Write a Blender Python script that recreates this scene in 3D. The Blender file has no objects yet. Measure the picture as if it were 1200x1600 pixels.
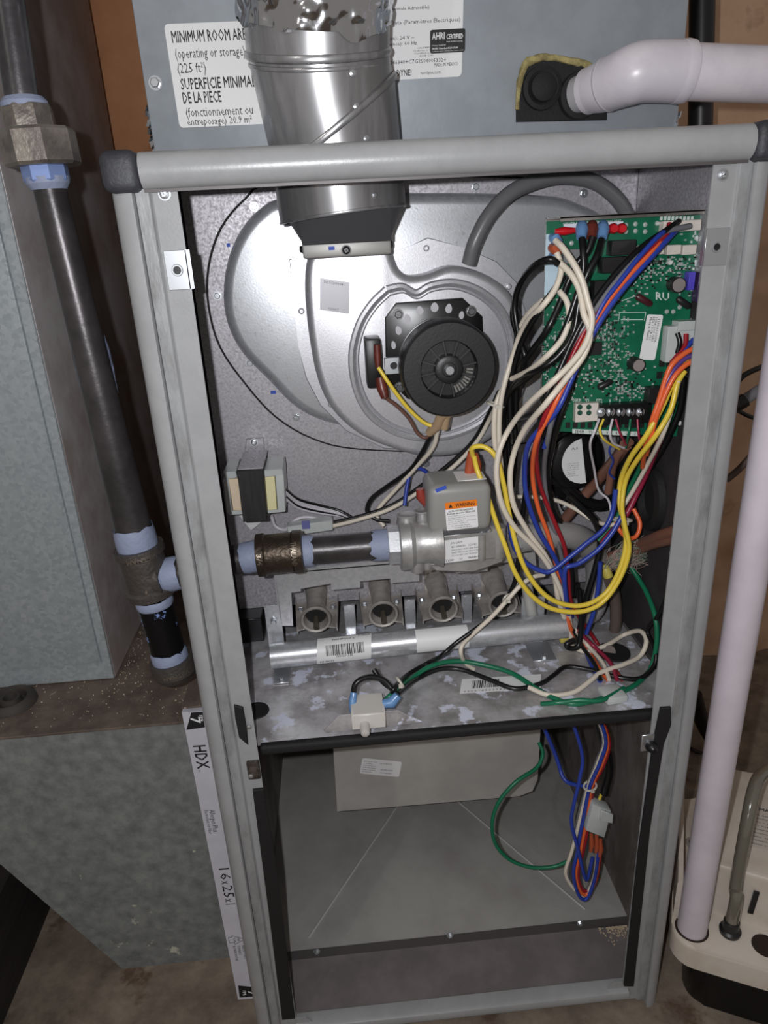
import bpy, bmesh, math, random
from mathutils import Vector, Matrix, Quaternion, noise
S = bpy.context.scene
COL = S.collection
V = Vector
rnd = random.Random(7)

# ------------------------------------------------------------------ camera
FPX = 1108.0
PITCH, YAW, ROLL = 0.38024, 0.05521, -0.05313
CAM = V((0.09227, -0.49533, 0.75149))
_cy, _sy, _cp, _sp = math.cos(YAW), math.sin(YAW), math.cos(PITCH), math.sin(PITCH)
FW = V((_sy*_cp, _cy*_cp, -_sp)); _rt = V((_cy, -_sy, 0)); _up = _rt.cross(FW)
RT = math.cos(ROLL)*_rt + math.sin(ROLL)*_up
UP = -math.sin(ROLL)*_rt + math.cos(ROLL)*_up
cd = bpy.data.cameras.new('camera'); cam = bpy.data.objects.new('camera', cd); COL.objects.link(cam)
m = Matrix((RT, UP, -FW)).transposed().to_4x4(); m.translation = CAM
cam.matrix_world = m
cd.sensor_fit = 'VERTICAL'; cd.sensor_height = 32.0; cd.lens = 32.0*FPX/1600.0
cd.clip_start = 0.01; cd.clip_end = 50
S.camera = cam

# ------------------------------------------------------------------ world, phone flash, exposure
w = bpy.data.worlds.new('basement'); S.world = w; w.use_nodes = True
w.node_tree.nodes['Background'].inputs[0].default_value = (0.80, 0.74, 0.70, 1)
w.node_tree.nodes['Background'].inputs[1].default_value = 0.30
fl = bpy.data.lights.new('phone_flash', 'POINT'); fl.energy = 9.6; fl.shadow_soft_size = 0.004; fl.color = (0.96, 0.97, 1.0)
flo = bpy.data.objects.new('phone_flash', fl); COL.objects.link(flo)
flo.location = CAM - RT*0.028 + UP*0.010 - FW*0.004
rl = bpy.data.lights.new('basement_bulb', 'POINT'); rl.energy = 15; rl.shadow_soft_size = .03; rl.color = (1, .95, .88)
rlo = bpy.data.objects.new('basement_bulb', rl); COL.objects.link(rlo); rlo.location = (-1.25, -2.05, 1.55)
S.view_settings.view_transform = 'Standard'; S.view_settings.look = 'None'
S.view_settings.gamma = 1.0; S.view_settings.use_curve_mapping = False
S.view_settings.exposure = 0.0

# ------------------------------------------------------------------ helpers
def ray(px, py): return RT*((px-600)/FPX) - UP*((py-800)/FPX) + FW
def at(px, py, Y): d = ray(px, py); return CAM + d*((Y-CAM.y)/d.y)
def atZ(px, py, Z): d = ray(px, py); return CAM + d*((Z-CAM.z)/d.z)
def atX(px, py, X): d = ray(px, py); return CAM + d*((X-CAM.x)/d.x)
def lin(c):
    c = c/255.0
    return c/12.92 if c <= .04045 else ((c+.055)/1.055)**2.4
def rgb(t): return (lin(t[0]), lin(t[1]), lin(t[2]), 1)

MATS = {}
def M(name, c, rough=.5, metal=0., c2=None, scale=30., lo=.4, hi=.6, detail=4., bump=0., bscale=200., vor=0, spec=.5,
      stain=None, sscale=12., slo=.6, shi=.66, alpha=1., trans=0., stretch=None, rvar=0., emit=None, coat=0.):
    if name in MATS: return MATS[name]
    ma = bpy.data.materials.new(name); ma.use_nodes = True; nt = ma.node_tree; N = nt.nodes; L = nt.links
    b = N['Principled BSDF']
    b.inputs['Base Color'].default_value = rgb(c); b.inputs['Roughness'].default_value = rough
    b.inputs['Metallic'].default_value = metal; b.inputs['Specular IOR Level'].default_value = spec
    b.inputs['Coat Weight'].default_value = coat
    if alpha < 1: b.inputs['Alpha'].default_value = alpha
    if trans: b.inputs['Transmission Weight'].default_value = trans
    if c2 or bump or stain or rvar:
        tc = N.new('ShaderNodeTexCoord'); mp = N.new('ShaderNodeMapping'); L.new(tc.outputs['Object'], mp.inputs[0])
        if stretch: mp.inputs['Scale'].default_value = stretch
    out = None
    if c2:
        if vor:
            t = N.new('ShaderNodeTexVoronoi'); t.inputs['Scale'].default_value = scale; L.new(mp.outputs[0], t.inputs[0])
            sp = N.new('ShaderNodeSeparateColor'); L.new(t.outputs['Color'], sp.inputs[0]); fac = sp.outputs[0]
            n2 = N.new('ShaderNodeTexNoise'); n2.inputs['Scale'].default_value = scale*.6; n2.inputs['Detail'].default_value = 8; n2.inputs['Roughness'].default_value = .7
            L.new(mp.outputs[0], n2.inputs[0])
            mx = N.new('ShaderNodeMath'); mx.operation = 'ADD'; L.new(fac, mx.inputs[0]); L.new(n2.outputs[0], mx.inputs[1])
            mh = N.new('ShaderNodeMath'); mh.operation = 'MULTIPLY'; mh.inputs[1].default_value = .5; L.new(mx.outputs[0], mh.inputs[0]); fac = mh.outputs[0]
        else:
            t = N.new('ShaderNodeTexNoise'); t.inputs['Scale'].default_value = scale; t.inputs['Detail'].default_value = detail
            t.inputs['Roughness'].default_value = .65
            L.new(mp.outputs[0], t.inputs[0]); fac = t.outputs[0]
        r = N.new('ShaderNodeValToRGB'); r.color_ramp.elements[0].position = lo; r.color_ramp.elements[1].position = hi
        r.color_ramp.elements[0].color = rgb(c); r.color_ramp.elements[1].color = rgb(c2)
        L.new(fac, r.inputs[0]); out = r.outputs[0]
        if rvar:
            mr = N.new('ShaderNodeMapRange'); mr.inputs['To Min'].default_value = rough-rvar; mr.inputs['To Max'].default_value = rough+rvar
            mr.inputs['From Min'].default_value = .3; mr.inputs['From Max'].default_value = .7
            L.new(fac, mr.inputs[0]); L.new(mr.outputs[0], b.inputs['Roughness'])
    if stain:
        t = N.new('ShaderNodeTexNoise'); t.inputs['Scale'].default_value = sscale; t.inputs['Detail'].default_value = 7; t.inputs['Roughness'].default_value = .62
        L.new(mp.outputs[0], t.inputs[0])
        r2 = N.new('ShaderNodeValToRGB'); r2.color_ramp.elements[0].position = slo; r2.color_ramp.elements[1].position = shi
        r2.color_ramp.elements[0].color = (0, 0, 0, 1); r2.color_ramp.elements[1].color = (1, 1, 1, 1)
        L.new(t.outputs[0], r2.inputs[0])
        mx = N.new('ShaderNodeMix'); mx.data_type = 'RGBA'; L.new(r2.outputs[0], mx.inputs[0])
        if out: L.new(out, mx.inputs[6])
        else: mx.inputs[6].default_value = rgb(c)
        mx.inputs[7].default_value = rgb(stain); out = mx.outputs[2]
        if metal:
            mm = N.new('ShaderNodeMath'); mm.operation = 'MULTIPLY_ADD'; mm.inputs[1].default_value = -metal; mm.inputs[2].default_value = metal
            L.new(r2.outputs[0], mm.inputs[0]); L.new(mm.outputs[0], b.inputs['Metallic'])
    if out: L.new(out, b.inputs['Base Color'])
    if bump:
        t = N.new('ShaderNodeTexNoise'); t.inputs['Scale'].default_value = bscale; t.inputs['Detail'].default_value = 5
        L.new(mp.outputs[0], t.inputs[0])
        bp = N.new('ShaderNodeBump'); bp.inputs['Strength'].default_value = bump; bp.inputs['Distance'].default_value = .002
        L.new(t.outputs[0], bp.inputs['Height']); L.new(bp.outputs[0], b.inputs['Normal'])
    MATS[name] = ma
    return ma

class MB:
    """collects shapes in world space, then becomes ONE mesh object"""
    def __init__(s): s.bm = bmesh.new()
    def face(s, pts):
        try: return s.bm.faces.new([s.bm.verts.new(p) for p in pts])
        except ValueError: return None
    def grid(s, rows, closed=False, cap0=False, cap1=False):
        R = [[s.bm.verts.new(p) for p in r] for r in rows]
        n = len(R[0])
        for a, b in zip(R[:-1], R[1:]):
            for i in range(n if closed else n-1):
                j = (i+1) % n
                s.bm.faces.new((a[i], a[j], b[j], b[i]))
        if cap0: s.bm.faces.new(R[0][::-1])
        if cap1: s.bm.faces.new(R[-1])
        return s
    def prism(s, pts, vec, bevel=0., seg=2, back=False):
        pts = [V(p) for p in pts]; vec = V(vec)
        a = [s.bm.verts.new(p) for p in pts]; b = [s.bm.verts.new(p+vec) for p in pts]
        f = s.bm.faces.new(a); g = s.bm.faces.new(b[::-1]); n = len(a); sides = []
        for i in range(n): sides.append(s.bm.faces.new((a[(i+1) % n], a[i], b[i], b[(i+1) % n])))
        if bevel:
            e = list(g.edges) if not back else list(f.edges)+list(g.edges)+[x for q in sides for x in q.edges]
            bmesh.ops.bevel(s.bm, geom=list(set(e)), offset=bevel, segments=seg, affect='EDGES', profile=.5, clamp_overlap=True)
        return s
    def box(s, lo, hi, bevel=0., seg=2):
        lo, hi = V(lo), V(hi)
        return s.prism([(lo.x, lo.y, lo.z), (hi.x, lo.y, lo.z), (hi.x, lo.y, hi.z), (lo.x, lo.y, hi.z)], (0, hi.y-lo.y, 0), bevel, seg, True)
    def obox(s, c, ex, ey, ez, bevel=0., seg=2):
        c, ex, ey, ez = V(c), V(ex)/2, V(ey)/2, V(ez)/2
        return s.prism([c-ex-ey-ez, c+ex-ey-ez, c+ex-ey+ez, c-ex-ey+ez], ey*2, bevel, seg, True)
    def cyl(s, p0, p1, r, r1=None, n=20, cap=True):
        return s.tube([p0, p1], [r, r if r1 is None else r1], n=n, smooth=0, cap=cap)
    def lathe(s, o, axis, prof, n=32, cap0=True, cap1=True):
        o, axis = V(o), V(axis).normalized()
        u = axis.orthogonal().normalized(); v = axis.cross(u)
        rows = [[o+axis*h+(u*math.cos(t)+v*math.sin(t))*r for t in [2*math.pi*i/n for i in range(n)]] for h, r in prof]
        return s.grid(rows, True, cap0, cap1)
    def tube(s, pts, r, n=10, smooth=5, cap=True):
        pts = [V(p) for p in pts]
        rr = list(r) if isinstance(r, (list, tuple)) else [r]*len(pts)
        if smooth and len(pts) > 2:
            P, Q = [], []
            for i in range(len(pts)-1):
                a = pts[i-1] if i else pts[i]*2-pts[i+1]; b, c = pts[i], pts[i+1]
                d = pts[i+2] if i+2 < len(pts) else c*2-b
                for k in range(smooth):
                    t = k/smooth
                    P.append(.5*((2*b)+(c-a)*t+(2*a-5*b+4*c-d)*t*t+(3*b-a-3*c+d)*t**3)); Q.append(rr[i]*(1-t)+rr[i+1]*t)
            P.append(pts[-1]); Q.append(rr[-1]); pts, rr = P, Q
        T = []
        for i in range(len(pts)):
            a = pts[max(i-1, 0)]; b = pts[min(i+1, len(pts)-1)]; d = b-a
            T.append(d.normalized() if d.length > 1e-9 else (T[-1] if T else V((0, 0, 1))))
        u = T[0].orthogonal().normalized(); rows = []
        for i, p in enumerate(pts):
            if i: u = T[i-1].rotation_difference(T[i]) @ u
            u = (u - T[i]*u.dot(T[i])).normalized(); v = T[i].cross(u)
            rows.append([p+(u*math.cos(t)+v*math.sin(t))*rr[i] for t in [2*math.pi*k/n for k in range(n)]])
        return s.grid(rows, True, cap, cap)
    def ring(s, c, axis, R, r, n=32, k=8, a0=0, a1=2*math.pi, sx=1.):
        c, axis = V(c), V(axis).normalized(); u = axis.orthogonal().normalized(); v = axis.cross(u)
        rows = []; closed = abs(a1-a0-2*math.pi) < 1e-6
        for i in range(n+1):
            t = a0+(a1-a0)*i/n; d = u*math.cos(t)+v*math.sin(t)
            rows.append([c+d*(R+r*math.cos(q))+axis*r*math.sin(q) for q in [2*math.pi*j/k for j in range(k)]])
        return s.grid(rows, True, not closed, not closed)
    def build(s, name, mat, parent=None, label=None, cat=None, group=None, kind=None, angle=40, loc=None):
        bm = s.bm
        bmesh.ops.remove_doubles(bm, verts=bm.verts, dist=1e-6)
        bmesh.ops.recalc_face_normals(bm, faces=bm.faces)
        co = [v.co for v in bm.verts]
        if loc is None:
            loc = V(((min(c.x for c in co)+max(c.x for c in co))/2, (min(c.y for c in co)+max(c.y for c in co))/2, min(c.z for c in co)))
        loc = V(loc)
        bmesh.ops.translate(bm, verts=bm.verts, vec=-loc)
        for f in bm.faces: f.smooth = True
        me = bpy.data.meshes.new(name); bm.to_mesh(me); bm.free()
        me.set_sharp_from_angle(angle=math.radians(angle))
        me.materials.append(mat)
        o = bpy.data.objects.new(name, me); COL.objects.link(o)
        o.location = loc - (wloc(parent) if parent else V((0, 0, 0)))
        o['_w'] = list(loc)
        if parent: o.parent = parent
        if label: o['label'] = label
        if cat: o['category'] = cat
        if group: o['group'] = group
        if kind: o['kind'] = kind
        return o
def wloc(o): return V(o['_w'])
def thing(name, label, cat, loc, group=None):
    o = bpy.data.objects.new(name, None); COL.objects.link(o); o.location = V(loc); o['_w'] = list(V(loc)); o.empty_display_size = .02
    o['label'] = label; o['category'] = cat
    if group: o['group'] = group
    return o
def inst(src, name, loc, parent, rot=None):
    o = bpy.data.objects.new(name, src.data); COL.objects.link(o)
    loc = V(loc); o.location = loc - (wloc(parent) if parent else V((0, 0, 0))); o['_w'] = list(loc)
    if parent: o.parent = parent
    if rot: o.rotation_mode = 'QUATERNION'; o.rotation_quaternion = rot
    return o
_screws = {}
def screw(parent, p, n=(0, -1, 0), r=.0035, style='hex', mat=None, name='screw'):
    mat = mat or M('zinc', (205, 208, 212), .3, .85)
    key = (round(r, 5), style, mat.name)
    if key not in _screws:
        b = MB(); k = 6 if style == 'hex' else 20
        if style == 'hex':
            b.lathe((0, 0, 0), (0, 0, 1), [(0, r*1.35), (r*.2, r*1.35)], n=18)
            b.lathe((0, 0, 0), (0, 0, 1), [(0, r), (r*.8, r), (r, r*.8)], n=6)
        elif style == 'rivet': b.lathe((0, 0, 0), (0, 0, 1), [(0, r), (r*.3, r*.85), (r*.5, r*.4)], n=12)
        else:
            b.lathe((0, 0, 0), (0, 0, 1), [(0, r*1.25), (r*.15, r*1.25)], n=18)
            b.lathe((0, 0, 0), (0, 0, 1), [(0, r), (r*.45, r*.9), (r*.6, r*.5)], n=16)
        if style != 'rivet':
            for a in ((0, 1) if style == 'cross' else (0,)):
                d = (r*1.2, r*.22) if a == 0 else (r*.22, r*1.2)
                b.box((-d[0]/2, -d[1]/2, r*.5), (d[0]/2, d[1]/2, r*1.03))
        bm = b.bm; bmesh.ops.recalc_face_normals(bm, faces=bm.faces)
        me = bpy.data.meshes.new('screw'); bm.to_mesh(me); bm.free(); me.materials.append(mat); _screws[key] = me
    o = bpy.data.objects.new(name, _screws[key]); COL.objects.link(o)
    p = V(p); o.location = p - wloc(parent); o['_w'] = list(p); o.parent = parent
    o.rotation_mode = 'QUATERNION'; o.rotation_quaternion = V((0, 0, 1)).rotation_difference(V(n).normalized()) @ Quaternion((0, 0, 1), rnd.uniform(0, 3))
    return o

# stickers: a thin slab with lettering as its sub-part
_tm = {}
def tmesh(sx):
    if sx not in _tm:
        cu = bpy.data.curves.new('t', 'FONT'); cu.body = sx[0]; cu.resolution_u = 1; cu.offset = 0
        ob = bpy.data.objects.new('t', cu); me = bpy.data.meshes.new_from_object(ob)
        vs = [v.co.copy() for v in me.vertices]; fs = [tuple(p.vertices) for p in me.polygons]
        bpy.data.objects.remove(ob); bpy.data.meshes.remove(me)
        if sx[1]:
            n = len(vs); o = list(vs); of = list(fs)
            for k, (dx, dy) in enumerate(((.035, 0), (.0175, .02), (.0175, -.012))):
                vs += [c+V((dx, dy, .03*(k+1))) for c in o]; fs += [tuple(i+n*(k+1) for i in f) for f in of]
        _tm[sx] = (vs, fs)
    return _tm[sx]
class Fr:
    def __init__(s, tl, tr, bl):
        s.o, s.ex, s.ey = V(tl), V(tr)-V(tl), V(bl)-V(tl)
        s.n = s.ex.cross(s.ey).normalized()
        if s.n.dot(CAM-s.o) < 0: s.n = -s.n
    def p(s, u, v, h=0.): return s.o+s.ex*u+s.ey*v+s.n*h
def slab(mb, fr, u0, v0, u1, v1, h0, h1, rad=0.):
    if rad:
        W, H = fr.ex.length, fr.ey.length; ru, rv = rad/W, rad/H; pts = []
        for cu_, cv_, a in ((u0+ru, v0+rv, 180), (u1-ru, v0+rv, 270), (u1-ru, v1-rv, 0), (u0+ru, v1-rv, 90)):
            for k in range(4):
                t = math.radians(a+k*30); pts.append(fr.p(cu_+ru*math.cos(t), cv_+rv*math.sin(t), h0))
    else: pts = [fr.p(u0, v0, h0), fr.p(u1, v0, h0), fr.p(u1, v1, h0), fr.p(u0, v1, h0)]
    mb.prism(pts, fr.n*(h1-h0))
def put(mb, fr, txt, u, v, w_, h_, bold=0, eps=.0004, vert=False):
    """txt with cap height h_, baseline start (u,v), length w_; in fractions of the frame. vert: runs down the frame, letters turned clockwise"""
    vs, fs = tmesh((txt, bold))
    if not vs: return
    x1 = max(c.x for c in vs); x0 = min(c.x for c in vs)
    def T(c):
        a, b = (c.x-x0)/(x1-x0)*w_, c.y/.7*h_
        e2 = eps+c.z*.0006
        return fr.p(u+b, v+a, e2) if vert else fr.p(u+a, v-b, e2)
    vv = [mb.bm.verts.new(T(c)) for c in vs]
    for f in fs:
        try: mb.bm.faces.new([vv[i] for i in f])
        except ValueError: pass
def bars(mb, fr, u0, v0, u1, v1, seed=1, eps=.0004, dens=40):
    r = random.Random(seed); u = u0; st = (u1-u0)/dens
    while u < u1:
        wd = st*r.choice((.5, .5, 1, 1.6)); h = [fr.p(a, b, eps) for a, b in ((u, v0), (u+wd, v0), (u+wd, v1), (u, v1))]
        mb.face(h); u += wd+st*r.choice((.5, .7, 1.2))
def sticker(parent, tl, tr, bl, name='sticker', mat=None, lines=(), rad=.001, thick=.0003, ink=None, barcodes=(), blocks=(), label=None, vert=False, lift=0.):
    fr = Fr(tl, tr, bl); mb = MB(); slab(mb, fr, 0, 0, 1, 1, lift, lift+thick, rad)
    st = mb.build(name, mat or M('label_white', (232, 232, 232), .45), parent, label=label)
    tb = MB(); e = lift+thick+.00012
    for ln in lines: put(tb, fr, ln[0], ln[1], ln[2], ln[3], ln[4], ln[5] if len(ln) > 5 else 0, e, vert)
    for k, bc in enumerate(barcodes): bars(tb, fr, *bc, seed=k+3, eps=e)
    for bl_ in blocks: tb.face([fr.p(a, b, e) for a, b in ((bl_[0], bl_[1]), (bl_[2], bl_[1]), (bl_[2], bl_[3]), (bl_[0], bl_[3]))])
    if len(tb.bm.verts):
        tb.build('lettering', ink or M('ink_black', (22, 22, 24), .6), st if parent and parent.parent is None else parent)
    else: tb.bm.free()
    return st, fr
def greek(n, u0, v0, u1, v1, seed=0, fill=.5):
    """unreadable small print as lines of short words (like the photograph's blurred print)"""
    r = random.Random(seed); out = []; dv = (v1-v0)/n
    for i in range(n):
        t = ''.join(r.choice('aeinorstlcdmu') if r.random() > .17 else ' ' for _ in range(int(18+r.random()*8))).strip()
        out.append((t, u0, v0+dv*(i+.8), (u1-u0)*(1 if r.random() > .3 else r.uniform(.6, .95)), dv*fill))
    return out

# ------------------------------------------------------------------ materials
paint = M('painted_grey', (155, 156, 157), .32, 0, c2=(149, 150, 151), scale=40, bump=.04, bscale=500)
scratch = M('scuffed_paint', (158, 160, 161), .35, .15, c2=(122, 121, 121), scale=60, lo=.42, hi=.7, detail=8, stretch=(1, 1, .35), bump=.1, bscale=300)
blackp = M('black_plastic', (22, 22, 24), .38)
blackr = M('black_rubber', (20, 19, 20), .75, bump=.2, bscale=400)
galv = M('galvanised_panel', (196, 193, 198), .46, .42, c2=(160, 156, 160), scale=420, lo=.35, hi=.65, bump=.05, bscale=600, rvar=.1)
galvp = M('bright_steel', (214, 216, 219), .33, .62, c2=(196, 198, 202), scale=200, bump=.03, bscale=500, rvar=.06)
alu = M('pressed_aluminised_steel', (208, 208, 212), .38, .6, c2=(198, 197, 201), scale=500, bump=.03, bscale=800)
duct = M('galvanised_duct', (172, 179, 182), .5, .25, c2=(148, 155, 158), scale=260, lo=.25, hi=.75, vor=1, stain=(200, 200, 192), sscale=26, slo=.71, shi=.73, rvar=.1)
ductd = M('galvanised_boot', (140, 143, 141), .58, .12, c2=(106, 109, 109), scale=75, lo=.34, hi=.66, detail=12, stain=(190, 188, 172), sscale=22, slo=.67, shi=.69, rvar=.1)
dusty = M('dusty_sheet', (108, 94, 84), .85, 0, c2=(84, 72, 64), scale=25, stain=(190, 176, 156), sscale=160, slo=.66, shi=.7, bump=.2, bscale=300)
zinc = M('zinc', (205, 208, 212), .3, .85)
darkst = M('dark_galvanised', (98, 96, 98), .55, .3, c2=(70, 67, 68), scale=14, detail=8, bump=.05)
deckm = M('deck_steel', (204, 202, 204), .38, .4, c2=(160, 156, 156), scale=30, detail=8, stain=(214, 218, 234), sscale=34, slo=.555, shi=.60, bump=.05)
panst = M('pan_steel', (176, 174, 170), .5, .12, c2=(156, 153, 150), scale=6, detail=8, stain=(170, 166, 158), sscale=120, slo=.72, shi=.74)
brownp = M('brown_coated_steel', (126, 119, 118), .5, .05, c2=(114, 107, 107), scale=20, stain=(150, 140, 130), sscale=150, slo=.72, shi=.74)
iron = M('black_iron', (38, 36, 36), .32, .55, bump=.15, bscale=250)
castiron = M('cast_iron', (84, 79, 75), .45, .5, bump=.5, bscale=260)
dope = M('blue_pipe_dope', (138, 147, 172), .6, bump=.3, bscale=300)
pvc = M('white_pvc', (214, 208, 214), .32, c2=(200, 194, 202), scale=18, detail=6)
white = M('label_white', (232, 232, 232), .45)
ink = M('ink_black', (22, 22, 24), .6)

# ------------------------------------------------------------------ setting
FZ = -.036
XL, XR = -.0405, .3865      # cabinet outer sides
def struct(mb, name, mat): return mb.build(name, mat, kind='structure')
concrete = M('concrete_floor', (144, 130, 114), .9, 0, c2=(92, 80, 70), scale=22, lo=.3, hi=.7, detail=10, stain=(92, 72, 58), sscale=14, slo=.6, shi=.68, bump=.6, bscale=60)
b = MB(); b.box((-2.2, -2.2, FZ-.05), (2.4, .62, FZ)); struct(b, 'floor', concrete)
wallm = M('basement_wall', (226, 190, 160), .9, 0, c2=(190, 148, 118), scale=5, lo=.3, hi=.7, detail=9, stain=(130, 96, 74), sscale=7, slo=.6, shi=.72, bump=.5, bscale=40)
def rough_wall(x0, x1, z0, z1, y, cell, amp, name, mat, cut=None):
    b = MB(); nx = int((x1-x0)/cell)+1; nz = int((z1-z0)/cell)+1; rows = []
    for j in range(nz):
        r = []
        for i in range(nx):
            x = x0+(x1-x0)*i/(nx-1); z = z0+(z1-z0)*j/(nz-1); q = V((x*6, z*6, 1.7))
            low = max(0, min(1, (.35-z)/.3))
            d = noise.noise(q)*amp*(1+1.5*low)+noise.noise(q*3.3)*amp*(.4+1.2*low)
            r.append((x, y+d, z))
        rows.append(r)
    b.grid(rows); return struct(b, name, mat)
rough_wall(.2, 1.5, FZ, 1.6, .62, .012, .008, 'wall_back', wallm)
rough_wall(-1.6, .2, FZ, 1.6, .64, .03, .006, 'wall_rear_left', M('earth_brown_wall', (214, 156, 114), .9, 0, c2=(176, 118, 80), scale=6, lo=.3, hi=.7, detail=9, stain=(64, 44, 34), sscale=6, slo=.54, shi=.62, bump=.5, bscale=40))

# ------------------------------------------------------------------ furnace cabinet
F = thing('furnace_cabinet', 'open grey furnace cabinet with rounded corner frame, front panels removed', 'furnace', (.173, .35, FZ))
# side rails: rounded outer edge, scuffed groove, flat inner flange
def rail_profile(sgn, xin, xout):
    """points from the inner flange edge out to the side, (x, y)"""
    W = abs(xout-xin); P = [(0, .0015), (0, 0), (.016, 0)]
    Q = [(.0165, 0), (.018, -.001), (.0265, -.001), (.0275, -.0045)]
    c = W-.0155; R = []
    for k in range(9):
        t = math.radians(100-k*100/8*1.0); R.append((c+.0155*math.cos(t)*1.0, -.001+(-.0075+.0) - .0*t))
    return P, Q
def extr(prof, z0, z1, xin, sgn, taper=None):
    """closed profile [(dx, y)] extruded along z"""
    b = MB(); pts = [V((xin+sgn*dx, y, z0)) for dx, y in prof]; b.prism(pts, (0, 0, z1-z0)); return b
for side, xin, sgn, W in (('left', .0008, -1, .0413), ('right', .3465, 1, .0400)):
    zt = .7815
    flat = [(0, .0014), (0, 0), (.0155, 0), (.0165, -.0012), (.0165, .0014)]
    extr(flat, -.030, zt, xin, sgn).build('flange', paint, F)
    grv = [(.0166, .0014), (.0166, -.0012), (.0175, -.0022), (.0255, -.0022), (.0262, .0014)]
    extr(grv, -.030, zt, xin, sgn).build('scuffed_groove', scratch, F, label='worn scratched strip on the frame')
    c = .0262; rn = [(c, .0014), (c, -.0030), (c+.0012, -.0062)]
    for k in range(8):
        t = math.radians(100-k*100/7); rn.append((W-.0125+.0125*math.cos(t), .006-.0130*math.sin(t)))
    rn += [(W, .016), (W-.002, .016), (W-.002, .0014)]
    extr(rn, FZ, zt, xin, sgn).build('rounded_rail', paint, F)
# side, back and bottom sheets
b = MB(); b.box((XL, .014, FZ), (XL+.0012, .60, .80)); b.build('side_panel', M('outer_side_paint', (120, 122, 124), .5), F)
b = MB(); b.box((XR-.0012, .014, FZ), (XR, .60, .80)); b.build('side_panel', MATS['outer_side_paint'], F)
IL, IR = -.0350, .3800
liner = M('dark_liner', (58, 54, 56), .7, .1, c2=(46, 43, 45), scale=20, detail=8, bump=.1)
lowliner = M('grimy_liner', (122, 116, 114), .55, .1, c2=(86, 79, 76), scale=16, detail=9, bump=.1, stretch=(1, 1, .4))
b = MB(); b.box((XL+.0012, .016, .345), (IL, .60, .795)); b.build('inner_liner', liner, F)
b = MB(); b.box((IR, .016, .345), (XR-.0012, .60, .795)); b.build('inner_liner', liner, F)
b = MB(); b.box((IR-.001, .03, .70), (IR-.0001, .198, .795)); b.build('bright_side_sheet', galv, F)
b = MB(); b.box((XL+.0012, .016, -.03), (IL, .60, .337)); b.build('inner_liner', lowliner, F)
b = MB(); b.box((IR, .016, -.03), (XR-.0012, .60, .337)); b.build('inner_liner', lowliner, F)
b = MB(); b.box((XL+.0012, .598, -.03), (XR-.0012, .60, .795)); b.build('rear_panel', lowliner, F)
b = MB(); b.box((XL+.001, .016, .7955), (XR-.001, .60, .8)); b.build('top_sheet', paint, F)
# top rail with black corner caps
def hrail(xa, xb, zc, mat, name, h=.0108, y0=.014, bulge=.016):
    b = MB(); prof = []
    for k in range(13):
        t = math.radians(-90+k*15); prof.append((y0-bulge-.010*(math.cos(t)), zc+h*math.sin(t)))
    prof = [(y0, zc-h)]+prof+[(y0, zc+h)]
    b.prism([V((xa, y, z)) for y, z in prof], (xb-xa, 0, 0)); return b.build(name, mat, F)
TLc = at(216, 262, -.010); TRc = at(1180, 230, -.010)
zt = (TLc.z+TRc.z)/2+.0012
hrail(TLc.x, TRc.x, zt, paint, 'top_rail')
b = MB(); b.box((TLc.x, -.004, zt-.0122), (TRc.x, .0005, zt-.0104)); b.build('rail_lip', M('dark_lip', (92, 88, 88), .5, .3), F)
capm = M('grey_black_cap', (44, 45, 50), .55, c2=(58, 59, 64), scale=30, bump=.2, bscale=500)
for xa, xb in ((XL-.001, TLc.x), (TRc.x, XR+.001)):
    b = MB(); b.box((xa, -.0135, zt-.0122), (xb, .020, zt+.0118), .006, 4); b.build('corner_cap', capm, F)
# bottom rail
b = MB()
pr = [(.010, -.0105), (-.001, -.0105), (-.005, -.0125), (-.0065, -.0165), (-.0055, -.0215), (.010, -.0225)]
b.prism([V((.0, y, z)) for y, z in pr], (.352, 0, 0)); b.build('bottom_rail', paint, F)
for xa, sg in ((.001, 1), (.3463, -1)):
    b = MB(); b.prism([V((xa, -.0005, -.013)), V((xa, -.0005, -.003)), V((xa+sg*.010, -.0005, -.003)), V((xa+sg*.018, -.0005, -.013))], (0, .0015, 0)); b.build('corner_tab', paint, F)
# screws in the flange and nut clips
for px, py in ((257, 303), (1129, 273)): screw(F, at(px, py, -.0002), r=.0032, style='cross')
for (px, py, qx, qy, sg) in ((255, 392, 295, 452, 1), (1104, 357, 1134, 414, -1)):
    a = at(px, py, -.0006); c = at(qx, qy, -.0006)
    x0, x1 = (a.x, .0012) if sg > 0 else (.3461, c.x)
    b = MB(); b.box((x0, -.0014, c.z), (x1, -.0002, a.z), .0003, 1)
    xe = .0008 if sg > 0 else .3465
    b.box((xe-.0006*sg, -.0014, c.z), (xe+.0012*sg if sg > 0 else xe+.0006, .006, a.z))
    cl = b.build('nut_clip', zinc, F)
    cx = (x0+x1)/2; cz = (a.z+c.z)/2
    b = MB(); b.ring((cx, -.0016, cz), (0, 1, 0), .0030, .0008, 20, 6); b.build('clip_collar', zinc, cl)
    b = MB(); b.cyl((cx, -.0017, cz), (cx, -.0002, cz), .0024); b.build('clip_hole', blackp, cl)
# deck between the two compartments
DZ = .341
b = MB(); b.box((IL, .012, DZ-.003), (IR, .262, DZ)); b.build('deck', deckm, F)
gl, gr = at(408, 1162, .006), at(1024, 1112, .006)
b = MB(); b.box((gl.x-.002, .004, DZ-.0085), (gr.x+.004, .0125, DZ+.0012), .0030, 3); b.build('deck_gasket', blackr, F)
b = MB(); c = atZ(400, 1111, DZ); b.lathe((c.x, c.y, DZ), (0, 0, 1), [(0, .0125), (.0012, .0120), (.0008, .008), (.0004, .0)][:3], n=28); b.build('plug_grommet', blackr, F)
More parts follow.
